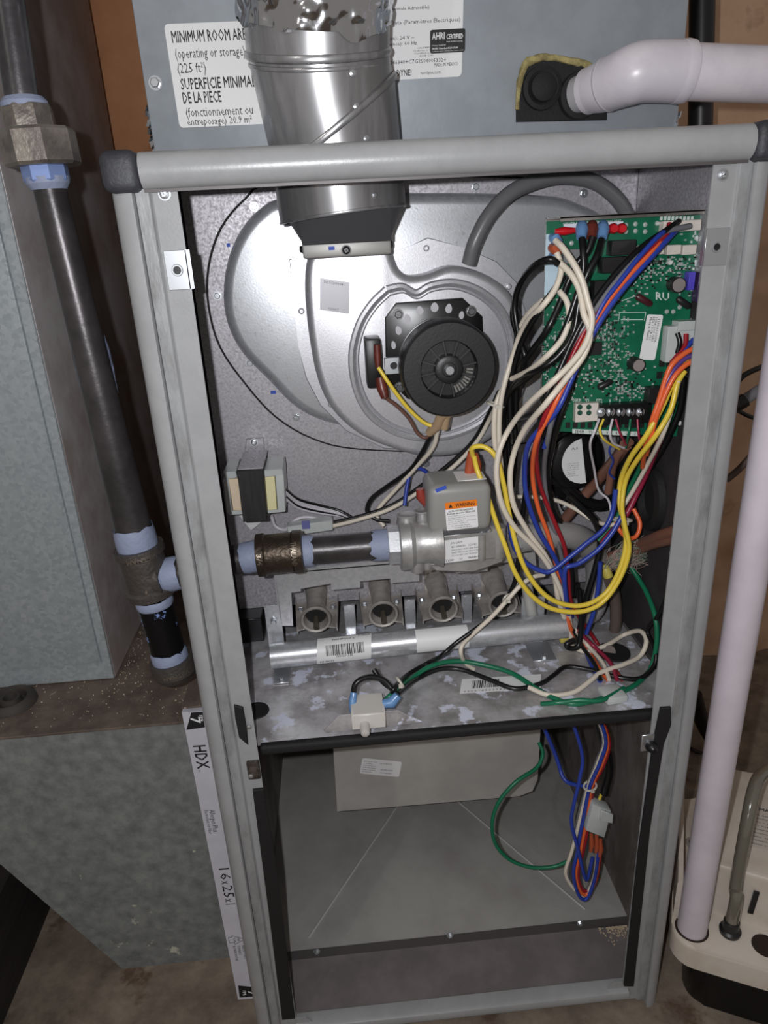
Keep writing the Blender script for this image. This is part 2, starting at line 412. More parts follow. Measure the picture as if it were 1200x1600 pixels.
# front pan, lip and rear pan
b = MB(); b.box((IL, .003, -.0135), (IR, .072, -.012)); b.build('front_pan', brownp, F)
b = MB(); b.box((IL, .0705, -.0125), (IR, .072, .0008)); b.build('pan_lip', M('dark_lip', (92, 88, 88), .5, .3), F)
b = MB(); cc = V((.1725, .33, .0075)); cs = [V((IL, .072, 0)), V((IR, .072, 0)), V((IR, .598, 0)), V((IL, .598, 0))]
for i in range(4): b.face([cs[i], cs[(i+1) % 4], cc])
b.build('rear_pan', panst, F, angle=1)
for e in ((.012, .086, .0008), (.335, .086, .0008)):
    b = MB(); b.tube([e, cc+V((0, 0, .0002))], .0011, n=6, smooth=0); b.build('pan_crease', M('crease_steel', (205, 205, 205), .4, .3), F)
for px, py in ((495, 1486), (703, 1461), (906, 1442)):
    p = at(px, py, .0703); screw(F, (p.x, .0703, p.z), r=.0028)
b = MB()
c0 = atZ(962, 1452, -.0118)
for k in range(170):
    p = V((c0.x+rnd.gauss(0, .008), c0.y+rnd.gauss(0, .007), -.0118+rnd.random()*.002)); p.x = min(p.x, IR-.002); p.y = min(p.y, .068)
    s_ = rnd.uniform(.0006, .0016); b.obox(p, V((s_, s_*rnd.uniform(-1, 1), 0)), V((-s_*.3, s_, 0)), V((0, 0, s_*.8)))
b.build('sawdust', M('sawdust', (196, 178, 152), .9), F, kind='stuff')
# door gasket strips and latch pieces on the lower flanges
for pts in ([(366, 1100), (380, 1104), (386, 1138), (388, 1162), (374, 1150), (368, 1120)],):
    b = MB(); b.prism([at(x, y, -.0012) for x, y in pts], (0, -.0025, 0), .0006, 1); b.build('foam_patch', blackr, F)
def strip(px, Y0, h, name, mat, tp=.0006):
    b = MB(); b.prism([at(x, y, Y0) for x, y in px], (0, -h, 0), tp, 1); return b.build(name, mat, F)
strip([(395, 1232), (412, 1230), (433, 1360), (461, 1588), (441, 1590), (420, 1420)], -.0004, .0028, 'door_gasket', blackr)
strip([(1031, 1104), (1047, 1103), (1047, 1130), (1034, 1160), (1014, 1290), (989, 1538), (974, 1538), (996, 1330), (1019, 1160)], -.0004, .0028, 'door_gasket', blackr)
b = MB(); a = at(396, 1205, -.003); b.box((a.x-.005, -.0045, a.z-.008), (a.x+.0055, .0, a.z+.010), .001, 2); b.build('latch_bracket', M('dirty_steel', (110, 102, 96), .4, .6, c2=(60, 54, 50), scale=120), F)
screw(F, at(389, 1136, -.003), r=.0022, style='rivet')
screw(F, at(392, 1213, -.0046), r=.0022, style='rivet')
b = MB(); a = at(1018, 1167, -.004); b.lathe(a, (0, -1, 0), [(-.003, .005), (0, .0056), (.004, .0042), (.006, .002)], n=20); b.build('latch_knob', blackp, F)
b = MB(); b.box((a.x-.0085, -.0022, a.z-.006), (a.x+.003, -.0002, a.z+.012), .0005, 1); b.build('latch_plate', zinc, F)

# vestibule panel with its embossed teardrop cover
PY = .20
b = MB(); b.box((-.0335, PY, .371), (.3795, PY+.0012, .795)); b.build('vestibule_panel', galv, F)
b = MB(); b.box((-.035, .262, .30), (.38, .266, .42)); b.build('dark_slot_backdrop', blackp, F)  # added black sheet, puts the shade of the slot below the panel into colour
def Pp(pts, Y): return [at(x, y, Y) for x, y in pts]
def dome(mb, pts, h, rr, k=5):
    '''raised plate with a softly rounded edge: outline on a plane of constant y, raised by h towards -y'''
    n = len(pts); cx_ = sum((p for p in pts), V((0, 0, 0)))/n; N_ = []
    for i in range(n):
        t = pts[(i+1) % n]-pts[i-1]; q = V((t.z, 0, -t.x)).normalized(); N_.append(q)
    ar = sum(pts[i].x*pts[(i+1) % n].z-pts[(i+1) % n].x*pts[i].z for i in range(n))
    sg = -1 if ar > 0 else 1
    rows = [pts, [p+V((0, -(h-rr), 0)) for p in pts]]
    for j in range(1, k+1):
        a = math.pi/2*j/k; rows.append([p+N_[i]*sg*rr*(1-math.cos(a))+V((0, -(h-rr)-rr*math.sin(a), 0)) for i, p in enumerate(pts)])
    mb.grid(rows, True, True, True)
def smooth_poly(pts, k=4):
    P = [V(p) for p in pts]; n = len(P); o = []
    for i in range(n):
        a, b_, c, d = P[i-1], P[i], P[(i+1) % n], P[(i+2) % n]
        for j in range(k):
            t = j/k; o.append(.5*((2*b_)+(c-a)*t+(2*a-5*b_+4*c-d)*t*t+(3*b_-a-3*c+d)*t**3))
    return o
cover = thing('collector_cover', 'teardrop-shaped embossed steel cover bolted to the furnace panel behind the round blower', 'cover', (.12, PY, .55))
fl_px = [(430, 288), (385, 312), (347, 358), (328, 418), (328, 478), (346, 542), (386, 600), (432, 650), (490, 684), (560, 700), (700, 702), (860, 680), (940, 600), (1000, 520), (1012, 400), (985, 330), (930, 292), (860, 280), (640, 278)]
fl = smooth_poly(Pp(fl_px, PY)); cen = at(640, 480, PY)
b = MB(); b.prism([cen+(p-cen)*1.012 for p in fl], (0, -.0006, 0)); b.build('gasket_edge', blackr, cover)
b = MB(); b.prism(fl, (0, -.0012, 0)); b.build('cover_flange', galv, cover)
em_px = [(456, 308), (405, 328), (370, 372), (352, 430), (353, 492), (376, 545), (420, 592), (468, 638), (530, 662), (620, 668), (760, 664), (860, 640), (900, 590), (955, 520), (972, 410), (945, 345), (900, 318), (840, 305), (640, 302)]
b = MB(); dome(b, smooth_poly(Pp(em_px, PY-.0012)), .012, .010, 7); b.build('embossed_dome', galvp, cover)
for px, py in ((397, 323), (340, 462), (391, 567), (463, 652), (912, 302), (743, 292)): screw(cover, at(px, py, PY-.0013), r=.0030)
screw(F, at(394, 692, PY), r=.0030); screw(F, at(666, 724, PY), r=.0030)
bluem = M('blue_marker', (52, 84, 190), .6)
for px, py, w_ in ((357, 383, .0016), (363, 515, .0016), (427, 613, .0026), (645, 311, .0026)):
    b = MB(); p = at(px, py, PY-.0013); b.box(p-V((w_, .0004, .0016)), p+V((w_, 0, .0016)), .0002, 1); b.build('marker_dot', bluem, cover, label='blue marker dab')
b = MB(); p = at(1022, 290, .185); b.tube([(p.x, .185, .79), (p.x+.001, .186, .745), (p.x-.002, .185, .735)], .0034, smooth=0); b.build('support_rod', M('dull_rod', (120, 114, 104), .35, .7), F)

# blower compartment box under the deck
bx = MB(); q = [at(523, 1138, .20), at(527, 1268, .20), at(812, 1244, .20), at(832, 1236, .20), at(840, 1218, .20), at(848, 1130, .20)]
for p_ in q[:1]+q[-1:]: p_.z = DZ-.003
bx.prism([(p_.x, .20, p_.z) for p_ in q], (0, .16, 0), .002, 2)
housing = bx.build('filter_bracket_box', M('dull_box_steel', (186, 183, 178), .5, .1, c2=(170, 167, 163), scale=9, detail=6), F)
sticker(F, at(566, 1184, .1995), at(628, 1190, .1995), at(562, 1208, .1995), rad=.0025, lines=greek(6, .05, .1, .38, .9, 5)+greek(2, .5, .5, .8, .9, 6)+greek(1, .45, .1, .75, .3, 7), lift=.0002)
# barcode strip on the deck
sticker(F, atZ(722, 1062, DZ), atZ(845, 1054, DZ), atZ(718, 1084, DZ), rad=0, lines=[('0 5 0 0 1 8 5 2 3 7 8 1', .05, .96, .5, .12)], barcodes=[(.14, .15, .46, .72)], blocks=[], lift=.0002)
# ------------------------------------------------------------------ coil cabinet above
CY = .145
cl, cr = at(240, 232, CY), at(1065, 205, CY)
K = thing('coil_cabinet', 'grey sheet-metal coil cabinet with white labels above the open furnace', 'coil cabinet', (.173, .37, .80))
coilp = M('coil_grey_paint', (150, 156, 162), .42, .1, c2=(142, 148, 154), scale=30, bump=.03)
cx0, cx1 = XL+.001, XR
b = MB(); b.box((cx0, CY, .815), (cx1, .60, 1.25), .0015, 2); b.build('front_shell', coilp, K)
b = MB(); b.box((cx0+.002, CY-.004, .802), (cx1, .60, .8155), .001, 1); b.build('base_flange', coilp, K)
screw(K, at(243, 130, CY), r=.0038)
sticker(K, at(256, 38, CY), at(556, 26, CY), at(281, 200, CY), 'room_area_label', rad=.003, lift=.0001, lines=[
    ('MINIMUM ROOM AREA', .030, .175, .415, .110, 1), ('(operating or storage), 20.9 m²', .035, .325, .515, .098), ('(225 ft²)', .035, .465, .150, .098),
    ('SUPERFICIE MINIMALE', .040, .625, .42, .110, 1), ('DE LA PIÈCE', .040, .760, .205, .110, 1),
    ('(fonctionnement ou', .045, .895, .36, .095), ('entreposage) 20.9 m²', .045, .980, .35, .075)])
sticker(K, at(505, -118, CY), at(727, -128, CY), at(514, 131, CY), 'rating_label', rad=.003, lift=.0001, lines=[
    ('(Pressions maximale Admissible)', .30, .545, .45, .022), ('Electrical Data (Paramètres Électriques)', .30, .635, .68, .026),
    ('(Tension): 24 V ~', .36, .735, .28, .024), ('(Fréquence): 60 Hz', .36, .772, .30, .024),
    ('Listed 88HB35', .66, .80, .13, .012), ('Conforms to UL 1995', .63, .818, .2, .012), ('Certified to CSA', .64, .836, .17, .012), ('80HB C.41', .68, .854, .1, .012),
    ('046340+C7G2504005332+', .46, .895, .42, .026), ('MADE IN MEXICO', .79, .925, .18, .024), ('NORDYNE!', .42, .975, .20, .042, 1), ('nordyne.com', .69, .972, .15, .022)])
fr = Fr(at(672, 47, CY-.0005), at(727, 44, CY-.0005), at(672, 84, CY-.0005))
b = MB(); slab(b, fr, 0, 0, 1, 1, 0, .0003, .0015); ab = b.build('certification_badge', M('badge_black', (24, 24, 26), .5), K, label='black certification badge')
b = MB(); put(b, fr, 'AHRI', .05, .42, .36, .30, 1, .0005); put(b, fr, 'CERTIFIED', .46, .42, .48, .2, 1, .0005); put(b, fr, 'www.ahridirectory.org', .46, .56, .46, .07, 0, .0005)
put(b, fr, 'Unitary Small HP', .05, .70, .4, .07, 0, .0005); put(b, fr, 'AHRI Standard 210/240', .05, .84, .75, .08, 1, .0005); put(b, fr, 'Certification applies only when the complete system', .05, .94, .9, .05, 0, .0005)
b.build('badge_lettering', M('print_white', (230, 230, 230), .5), ab)
# drain grommet in a torn opening
b = MB(); g = [(806, 191), (806, 160), (812, 120), (822, 100), (840, 92), (862, 90), (880, 96), (915, 98), (940, 110), (948, 150), (948, 188)]
b.prism([at(x, y, CY-.0003) for x, y in g], (0, -.0012, 0), .0006, 1); b.build('drain_plate', blackr, K)
b = MB(); ins = [(808, 172), (812, 128), (822, 100), (842, 91), (866, 90), (890, 96), (915, 100), (932, 108)]
b.tube([at(x, y, CY-.001) for x, y in ins], [.0014, .0024, .0030, .0028, .0022, .0026, .0026, .0016], n=8, smooth=4)
for v_ in b.bm.verts: v_.co += noise.noise_vector(v_.co*300)*.0011
b.build('insulation_edge', M('tan_insulation', (168, 156, 104), .9, c2=(130, 118, 78), scale=120), K)
p = at(846, 138, CY-.001)
b = MB(); b.lathe(p, (0, -1, 0), [(0, .0160), (.004, .0155), (.005, .0125), (.004, .0105), (.0085, .0100), (.0095, .008), (.0105, .0035), (.0105, .001)], n=32); b.build('drain_plug', blackr, K)
p2 = at(905, 150, CY-.001)
b = MB(); b.lathe(p2, (0, -1, 0), [(0, .0175), (.005, .0165), (.006, .013), (.003, .012)], n=32); b.build('drain_collar', blackr, K)
b = MB()
for k in range(16):
    a_ = V((cx0-.001+rnd.gauss(0, .001), CY+.002+rnd.random()*.006, .802+k*.003)); b.obox(a_, V((.003, .001, .002)).lerp(V((-.002, .003, .001)), rnd.random()), V((0, .006, .001)), V((.001, .001, .0045)))
for v_ in b.bm.verts: v_.co += noise.noise_vector(v_.co*250)*.002
foilm = M('crumpled_foil', (210, 212, 216), .16, 1.0)
b.build('foil_scrap', foilm, K)
b = MB()
for k in range(9):
    a_ = V((cx1+.0005+rnd.gauss(0, .0008), CY+.001, .802+k*.003)); b.obox(a_, V((.002, .001, .001)), V((0, .004, .001)), V((.001, .001, .004)))
for v_ in b.bm.verts: v_.co += noise.noise_vector(v_.co*250)*.0015
b.build('foil_scrap', foilm, K)

# ------------------------------------------------------------------ flue pipe
FY = .112
A = at(536, 335, FY); B_ = at(521, 232, FY-.004); C_ = at(498, 75, FY-.014); D_ = at(490, -120, FY-.026)
U = thing('flue_pipe', 'shiny steel vent pipe with slanted seams rising from the blower outlet', 'vent pipe', A)
steel = M('polished_vent_steel', (178, 178, 180), .30, .72, c2=(134, 132, 132), scale=5, detail=6, stretch=(6, 6, .6), rvar=.08)
R_ = .0505
def seg(p0, p1, n0, n1, r0, r1, name, k=3):
    """pipe piece whose ends are cut along planes with normals n0, n1"""
    ax = (p1-p0).normalized(); u = ax.orthogonal().normalized(); v = ax.cross(u); rows = []
    for j in range(k+1):
        t = j/k; row = []
        for i in range(48):
            d = (u*math.cos(2*math.pi*i/48)+v*math.sin(2*math.pi*i/48)); q0 = p0+d*r0; q1 = p1+d*r1
            q0 = q0-ax*((q0-p0).dot(n0)/ax.dot(n0)); q1 = q1-ax*((q1-p1).dot(n1)/ax.dot(n1))
            row.append(q0.lerp(q1, t))
        rows.append(row)
    b = MB(); b.grid(rows, True); return b.build(name, steel, U)
def seam(p, nrm, ax, r, name='seam_ridge', th=.0022):
    u = ax.orthogonal().normalized(); v = ax.cross(u); rows = []
    for i in range(49):
        d = u*math.cos(2*math.pi*i/48)+v*math.sin(2*math.pi*i/48); q = p+d*r; q = q-ax*((q-p).dot(nrm)/ax.dot(nrm))
        rows.append([q+d*th*math.cos(a)+ax*th*1.3*math.sin(a) for a in [2*math.pi*j/8 for j in range(8)]])
    b = MB(); b.grid(rows, True); return b.build(name, steel, U)
axA = (B_-A).normalized(); axB = (C_-B_).normalized(); axC = (D_-C_).normalized()
n_low = (axA*1.0+V((0, .10, 0))).normalized()
S1 = at(519, 196, FY-.006); n1 = (axB+V((-.55, -.02, 0))).normalized()
S2 = at(497, 82, FY-.013); n2 = (axB+V((.10, -.12, 0))).normalized()
seg(A, S1, n_low, n1, .0500, .0495, 'lower_section')
seg(S1, S2, n1, n2, .0500, .0500, 'middle_section')
seg(S2, D_, n2, axC, .0510, .0510, 'upper_section')
seam(S1, n1, axB, .0500); seam(S2, n2, axC, .0505)
seam(S2-axB*.006, n2, axC, .0500, th=.0012)
seam(A, n_low, axA, .0496, 'rim_edge', .0010)
for px, py in ((551, 115), (557, 167), (572, 217), (585, 305)):
    d = ray(px, py).normalized(); best = None
    for k in range(400):
        q = CAM+d*(.3+k*.001); axp = A if py > 232 else B_; axd = axA if py > 232 else axB
        rr = (q-axp)-axd*((q-axp).dot(axd))
        if rr.length < .0502: best = (q, rr.normalized()); break
    if best: screw(U, best[0], best[1], r=.0028, style='rivet', name='rivet')
# crumpled foil tape round the top
b = MB(); rows = []
ax = axC; u = ax.orthogonal().normalized(); v = ax.cross(u); P0 = at(493, 34, FY-.016)
for j in range(40):
    row = []
    for i in range(160):
        a = 2*math.pi*i/160; d = u*math.cos(a)+v*math.sin(a)
        h = j*.0020+(0 if j else noise.noise(V((math.cos(a)*2.5, math.sin(a)*2.5, 5)))*.012) + .010*math.sin(a*1.0+.6)
        q = P0+ax*h+d*.0525; nn = noise.noise(q*40)*.004+abs(noise.noise(q*95))*.004
        row.append(P0+ax*h+d*(.0535+nn))
    rows.append(row)
b.grid(rows, True); b.build('foil_tape', foilm, U, label='crumpled silver foil tape', angle=38)
# black transition boot down to the blower
b = MB(); top = []; bot = []
bc0, bc1 = at(471, 384, FY+.012), at(612, 374, FY+.012); bz = (bc0.z+bc1.z)/2
for i in range(32):
    a = 2*math.pi*i/32; d = V((math.cos(a), math.sin(a), 0)); top.append(A+V((0, 0, .006))+d*.0485)
    k = max(abs(d.x), abs(d.y)); q = d/k
    bot.append(V(((bc0.x+bc1.x)/2+q.x*(bc1.x-bc0.x)/2*.96, FY+.022+q.y*.024, bz)))
b.grid([top, [t.lerp(o, .35) for t, o in zip(top, bot)], [t.lerp(o, .85) for t, o in zip(top, bot)], bot], True)
b.build('transition_boot', M('dark_boot', (92, 92, 96), .5, .2), U)

# ------------------------------------------------------------------ white PVC drain from the coil
Q = thing('condensate_drain_pipe', 'white PVC pipe and elbow running sideways from the coil cabinet drain', 'pipe', at(1010, 110, .10))
a0, a1, a2, a3 = at(903, 148, .142), at(948, 133, .118), at(985, 118, .100), at(1010, 112, .096)
b = MB(); b.tube([a0, a1], .0135, n=28, smooth=0); b.build('drain_stub', M('grey_pvc', (170, 168, 170), .35), Q)
b = MB(); b.lathe(a0.lerp(a1, .35), a1-a0, [(0, .0135), (0, .0165), (.012, .0168), (.012, .0135)], n=32); b.build('glue_collar', pvc, Q)
b = MB(); b.tube([a1.lerp(a0, .5), a1, a2, a3, at(1065, 112, .094)], [.0165, .0185, .0200, .0202, .0205], n=32, smooth=8); b.build('elbow', pvc, Q)
b = MB(); b.lathe(at(1058, 112, .094), at(1200, 118, .094)-at(1058, 112, .094), [(0, .0206), (.004, .0212), (.008, .0206)], n=32); b.build('elbow_rim', pvc, Q)
b = MB(); b.tube([at(1055, 112, .094), at(1330, 122, .094)], .0186, n=32, smooth=0); b.build('pipe_run', pvc, Q)
p = at(937, 122, .108)
b = MB(); b.lathe(a1, a2-a1, [(0, .0186), (.0015, .0192), (.003, .0186)], n=30); b.build('cement_ring', M('pvc_shade', (190, 186, 190), .5), Q)

# vertical PVC pipe standing in the pump
o = atZ(1081, 1450, .0682)
vb = o; vt0 = at(1173, 884, o.y+.002); vt = vb+(vt0-vb)*2.6
VP = thing('vertical_drain_pipe', 'tall white PVC pipe standing upright in the condensate pump', 'pipe', vb)
b = MB(); b.tube([vb, vt], .0142, n=36, smooth=0); b.build('pipe', M('scuffed_pvc', (206, 198, 206), .4, c2=(196, 188, 196), scale=14, detail=6, stain=(120, 112, 116), sscale=40, slo=.72, shi=.80), VP)

# black insulated pipe behind
b = MB(); b.tube([at(1094, 215, .40), at(1098, -60, .40)], .0135, n=20, smooth=0)
b.build('insulated_pipe', blackp, label='black insulated upright pipe behind the coil cabinet', cat='pipe')
b = MB(); b.tube([at(1150, 632, .22), at(1160, 627, .22), at(1240, 575, .22)], .0062, n=14, smooth=0)
gt = b.build('grey_conduit', M('grey_conduit', (112, 110, 116), .5), label='short grey conduit with a black end beside the furnace rail', cat='conduit')
b = MB(); b.tube([at(1146, 636, .22), at(1164, 625, .22)], .0078, n=14, smooth=0); b.build('conduit_cap', blackp, gt)
for nm, lab, pts, r_, mt in (
    ('brown_cable', 'brown cable sagging across the wall behind the upright white pipe', [(1135, 750), (1160, 728), (1190, 690), (1215, 640)], .0042, M('brown_jacket', (86, 68, 60), .6)),
    ('black_cable', 'thin black cable arching above the grey conduit', [(1150, 600), (1165, 585), (1200, 570), (1230, 566)], .0032, blackp),
    ('black_cable', 'thin black cable below the grey conduit', [(1150, 640), (1175, 652), (1210, 660)], .0026, blackp),
    ('black_hose', 'thick black hose curving down the wall behind the upright white pipe', [(1085, 1085), (1098, 1130), (1120, 1165), (1150, 1205), (1180, 1245), (1215, 1275)], .011, blackp),
    ('dark_cable', 'thin dark cable crossing low on the stone wall', [(1080, 1170), (1110, 1182), (1150, 1186), (1185, 1174), (1215, 1170)], .0032, M('dark_jacket', (46, 34, 30), .6))):
    Yw = .30 if nm != 'black_hose' and nm != 'dark_cable' else .36
    b = MB(); b.tube([at(x, y, Yw) for x, y in pts], r_, n=12); b.build(nm, mt, label=lab, cat='hose' if 'hose' in nm else 'cable')

# ------------------------------------------------------------------ condensate pump
ang = math.radians(-26); ex = V((math.cos(ang), math.sin(ang), 0)); ey = V((-math.sin(ang), math.cos(ang), 0))
org = V((.386, -.012, FZ))
def pl(x, y, z): return org+ex*x+ey*y+V((0, 0, z))
PM = thing('condensate_pump', 'condensate pump with cream top cover and black tank on the floor', 'pump', pl(.10, .10, 0))
cream = M('cream_plastic', (206, 196, 184), .45, c2=(190, 178, 164), scale=12, stain=(120, 106, 92), sscale=150, slo=.70, shi=.75)
def rrect(x0, y0, x1, y1, r, z, k=5):
    o = []
    for cx_, cy_, a in ((x0+r, y0+r, 180), (x1-r, y0+r, 270), (x1-r, y1-r, 0), (x0+r, y1-r, 90)):
        for j in range(k+1):
            t = math.radians(a+90*j/k); o.append(pl(cx_+r*math.cos(t), cy_+r*math.sin(t), z))
    return o
b = MB(); b.prism(rrect(.020, .020, .26, .20, .022, .001), (0, 0, .075), .004, 2, True); b.build('tank', M('tank_black', (14, 14, 15), .35, stain=(70, 64, 60), sscale=260, slo=.74, shi=.76), PM)
b = MB(); b.prism(rrect(0, 0, .275, .214, .024, .076), (0, 0, .028), .004, 3); b.build('top_cover', cream, PM)
b = MB(); b.prism([pl(.034, .050, .104), pl(.262, .042, .104), pl(.262, .205, .104), pl(.034, .205, .104)], (0, 0, .066), .005, 3); b.build('motor_housing', cream, PM)
b = MB(); b.prism([pl(.001, .03, .104), pl(.007, .03, .104), pl(.007, .205, .104), pl(.001, .205, .104)], (0, 0, .050), .002, 2); b.build('side_wall', cream, PM)
ccp = pl(.021, .12, .104)
b = MB()
b.ring(ccp+V((0, 0, .018)), V((0, 0, 1)), .008, .002, 20, 6); b.build('side_clip', M('clear_plastic', (150, 140, 134), .2), PM)
for x_ in (.070, .098):
    b = MB(); b.prism([pl(x_, .0490-x_*.035, .122), pl(x_+.005, .0490-x_*.035, .122), pl(x_+.007, .0490-x_*.035, .152), pl(x_+.002, .0490-x_*.035, .152)], ey*-.0025); 
    b.build('vent_slot', blackp, PM)
sticker(PM, pl(.066, .15, .1702), pl(.125, .15, .1702), pl(.066, .085, .1702), rad=.002, mat=M('old_label', (196, 186, 176), .6), lines=[('VCMA-15ULS', .1, .14, .7, .07, 1)]+greek(9, .08, .2, .9, .95, 31, .45))
hp = atZ(1141, 1452, FZ+.108)
b = MB(); b.lathe((hp.x, hp.y, FZ+.104), (0, 0, 1), [(0, .010), (.004, .0105), (.006, .008), (.016, .0075), (.017, .006)], n=24); b.build('outlet_fitting', blackp, PM)
hz = atZ(1196, 1478, FZ+.104)
b = MB(); b.lathe((hz.x, hz.y, FZ+.1035), (0, 0, 1), [(0, .013), (.0012, .0125)], n=24); b.build('inlet_hole', M('hole_brown', (40, 28, 22), .9), PM)
b = MB(); b.lathe((vb.x, vb.y, FZ+.1035), (0, 0, 1), [(0, .0166), (.0010, .0161)], n=28); b.build('inlet_hole', MATS['hole_brown'], PM)
b = MB(); b.tube([(hp.x, hp.y, FZ+.115), (hp.x+.002, hp.y+.002, FZ+.15), at(1150, 1385, hp.y+.01), at(1165, 1300, hp.y+.02), at(1178, 1235, hp.y+.04), at(1192, 1210, hp.y+.06), at(1230, 1190, hp.y+.09)], .0064, n=18)
b.build('clear_tube', M('cloudy_vinyl', (104, 100, 88), .12, spec=.8, coat=.5), label='cloudy vinyl tube plugged into the pump outlet', cat='tube')

# ------------------------------------------------------------------ ducts on the left
DYf, DX, LZ = .182, -.1755, .306
BT = thing('return_boot', 'wide mottled galvanised return air boot under the upright duct', 'duct', (-.24, .3, FZ))
b = MB(); b.prism([(-.0795, .10, LZ-.003), (-.0795, .10, FZ), (-.209, .10, FZ), (-.305, .10, .141), (-.46, .10, .32), (-.46, .10, LZ-.003)][:4]+[(-.41, .10, LZ-.003)], (0, .5, 0), .0015, 2); b.build('boot_shell', ductd, BT)
b = MB(); b.box((-.60, .097, LZ-.003), (-.0785, .60, LZ), .0008, 1); b.build('boot_lid', dusty, BT)
gm = atZ(18, 1099, LZ); b = MB(); b.lathe((gm.x, gm.y, LZ), (0, 0, 1), [(0, .0260), (.006, .0245), (.009, .0205), (.007, .0165), (.001, .0150), (.001, .0115), (.008, .0100), (.008, .007), (.001, .006)], n=36)
b.build('ring_grommet', M('dusty_rubber', (52, 48, 46), .7, c2=(62, 56, 52), scale=30), BT)
DD = thing('return_duct', 'tall galvanised return air duct standing on the boot behind the gas pipe', 'duct', (-.36, .35, LZ))
b = MB(); b.box((-.62, DYf+.003, LZ+.0005), (DX, .56, 1.5), .002, 2); b.build('duct_shell', M('duct_side_steel', (196, 190, 190), .5, .2, c2=(170, 158, 154), scale=12, detail=6, stain=(170, 160, 150), sscale=190, slo=.74, shi=.76), DD)
b = MB(); b.box((-.62, DYf+.0005, LZ+.001), (DX-.0005, DYf+.003, 1.5), .001, 1); b.build('front_face', duct, DD)
e1, e2 = at(159, 1034, DYf), at(82, 760, DYf)
b = MB(); b.prism([(-.62, DYf, e1.z), (e1.x, DYf, e1.z), (e1.x-.002, DYf, 1.5), (-.62, DYf, 1.5)], (0, -.0025, 0), .002, 2); b.build('raised_panel', duct, DD)
b = MB(); b.box((DX, .30, LZ+.001), (DX+.0035, .312, 1.5), .001, 1); b.build('side_seam', MATS['duct_side_steel'], DD)
b = MB()
for k in range(260):
    if k % 2: q = V((DX+.002+abs(rnd.gauss(0, .012)), rnd.uniform(.17, .36), LZ+.0006))
    else: q = V((rnd.uniform(-.3, -.09), rnd.uniform(.10, .17)+abs(rnd.gauss(0, .02)), LZ+.0006))
    s_ = rnd.uniform(.0004, .0012); b.obox(q, V((s_, s_*rnd.uniform(-1, 1), 0)), V((-s_*.4, s_, 0)), V((0, 0, s_*.7)))
b.build('grit', M('grit_pale', (196, 180, 158), .9), BT, kind='stuff')
b = MB(); e0 = atZ(5, 1600, FZ); b.box((e0.x-.018, -.12, FZ), (e0.x, .32, .085), .001, 1)
b.build('dark_board', M('black_painted_wood', (30, 27, 27), .7, c2=(42, 37, 35), scale=20, stretch=(1, .2, 6), bump=.2), label='black painted board lying on edge under the return boot', cat='board')
b = MB(); b.box((-.0485, .066, FZ+.001), (-.0412, .60, .352)); b.build('filter_rack', M('rack_steel', (96, 94, 94), .5, .4), label='thin dark sheet-metal filter rack between the filter and furnace side', cat='filter rack')
# ------------------------------------------------------------------ air filter
q0, q1, q2, q3 = at(284, 1113, .0955), at(319, 1111, .0955), atZ(372, 1562, FZ+.001), atZ(397, 1559, FZ+.001)
b = MB(); b.box((-.0850, .0965, .3215), (-.046, .60, .3235), .0005, 1); b.build('slot_lid', dusty, BT)
FL = thing('air_filter', 'white cardboard-edged air filter standing in the slot beside the furnace', 'air filter', (-.065, .25, FZ))
fx0, fx1 = -.0735, -.0500
cardm = M('filter_card', (196, 194, 202), .6, c2=(188, 186, 194), scale=30)
frf = Fr(V((fx0-.003, .05, .3525)), V((fx1-.002, .05, .3525)), V((fx0+.001, .05, FZ+.001)))
tl, tr, bl = q0, q1, q2
br = tl+(tr-tl)+(bl-tl)
print('filter', tl, tr, bl, q3)
b = MB(); b.prism([tl, tr, tr+(bl-tl), bl], (0, .45, 0), .0004, 1); b.build('cardboard_frame', cardm, FL)
ff = Fr(tl, tr, bl)
b = MB()
E_ = .0003
put(b, ff, 'HDX', .22, .105, .075, .56, 1, E_, True); put(b, ff, 'TM', .22, .183, .006, .1, 0, E_, True)
b.build('brand_lettering', ink, FL); b = MB()
put(b, ff, 'Allergen Plus', .38, .315, .075, .26, 0, E_, True); put(b, ff, 'Electrostatic Air Filter', .16, .315, .08, .16, 0, E_, True)
b.build('small_lettering', ink, FL); b = MB()
put(b, ff, '16', .30, .515, .040, .50, 0, E_, True); put(b, ff, 'x', .30, .560, .011, .45, 0, E_, True); put(b, ff, '25', .30, .577, .042, .50, 0, E_, True)
put(b, ff, 'x', .30, .624, .011, .45, 0, E_, True); put(b, ff, '1', .30, .642, .0022, .50, 0, E_, True)
b.build('size_lettering', ink, FL); b = MB()
put(b, ff, 'ARROW POINTS', .70, .795, .052, .13, 0, E_, True); put(b, ff, 'TOWARDS', .48, .795, .035, .13, 0, E_, True); put(b, ff, 'BLOWER MOTOR', .26, .795, .056, .13, 0, E_, True)
put(b, ff, 'AIR', .54, .768, .012, .13, 0, E_, True); put(b, ff, 'FLOW', .34, .766, .016, .13, 0, E_, True)
def pol(mb, fr_, pts, e=E_): mb.face([fr_.p(u, v, e) for u, v in pts])
def line(mb, fr_, a, c, w_=.0005, e=E_):
    p, q = fr_.p(*a, e), fr_.p(*c, e); d = (q-p).normalized().cross(fr_.n)*w_/2; mb.face([p-d, q-d, q+d, p+d])
for a, c in (((.30, .757), (.92, .774)), ((.92, .774), (.38, .790)), ((.30, .757), (.30, .763)), ((.30, .763), (.12, .763)), ((.12, .763), (.12, .783)), ((.12, .783), (.38, .783)), ((.38, .783), (.38, .790))): line(b, ff, a, c)
b.build('lettering', ink, FL)
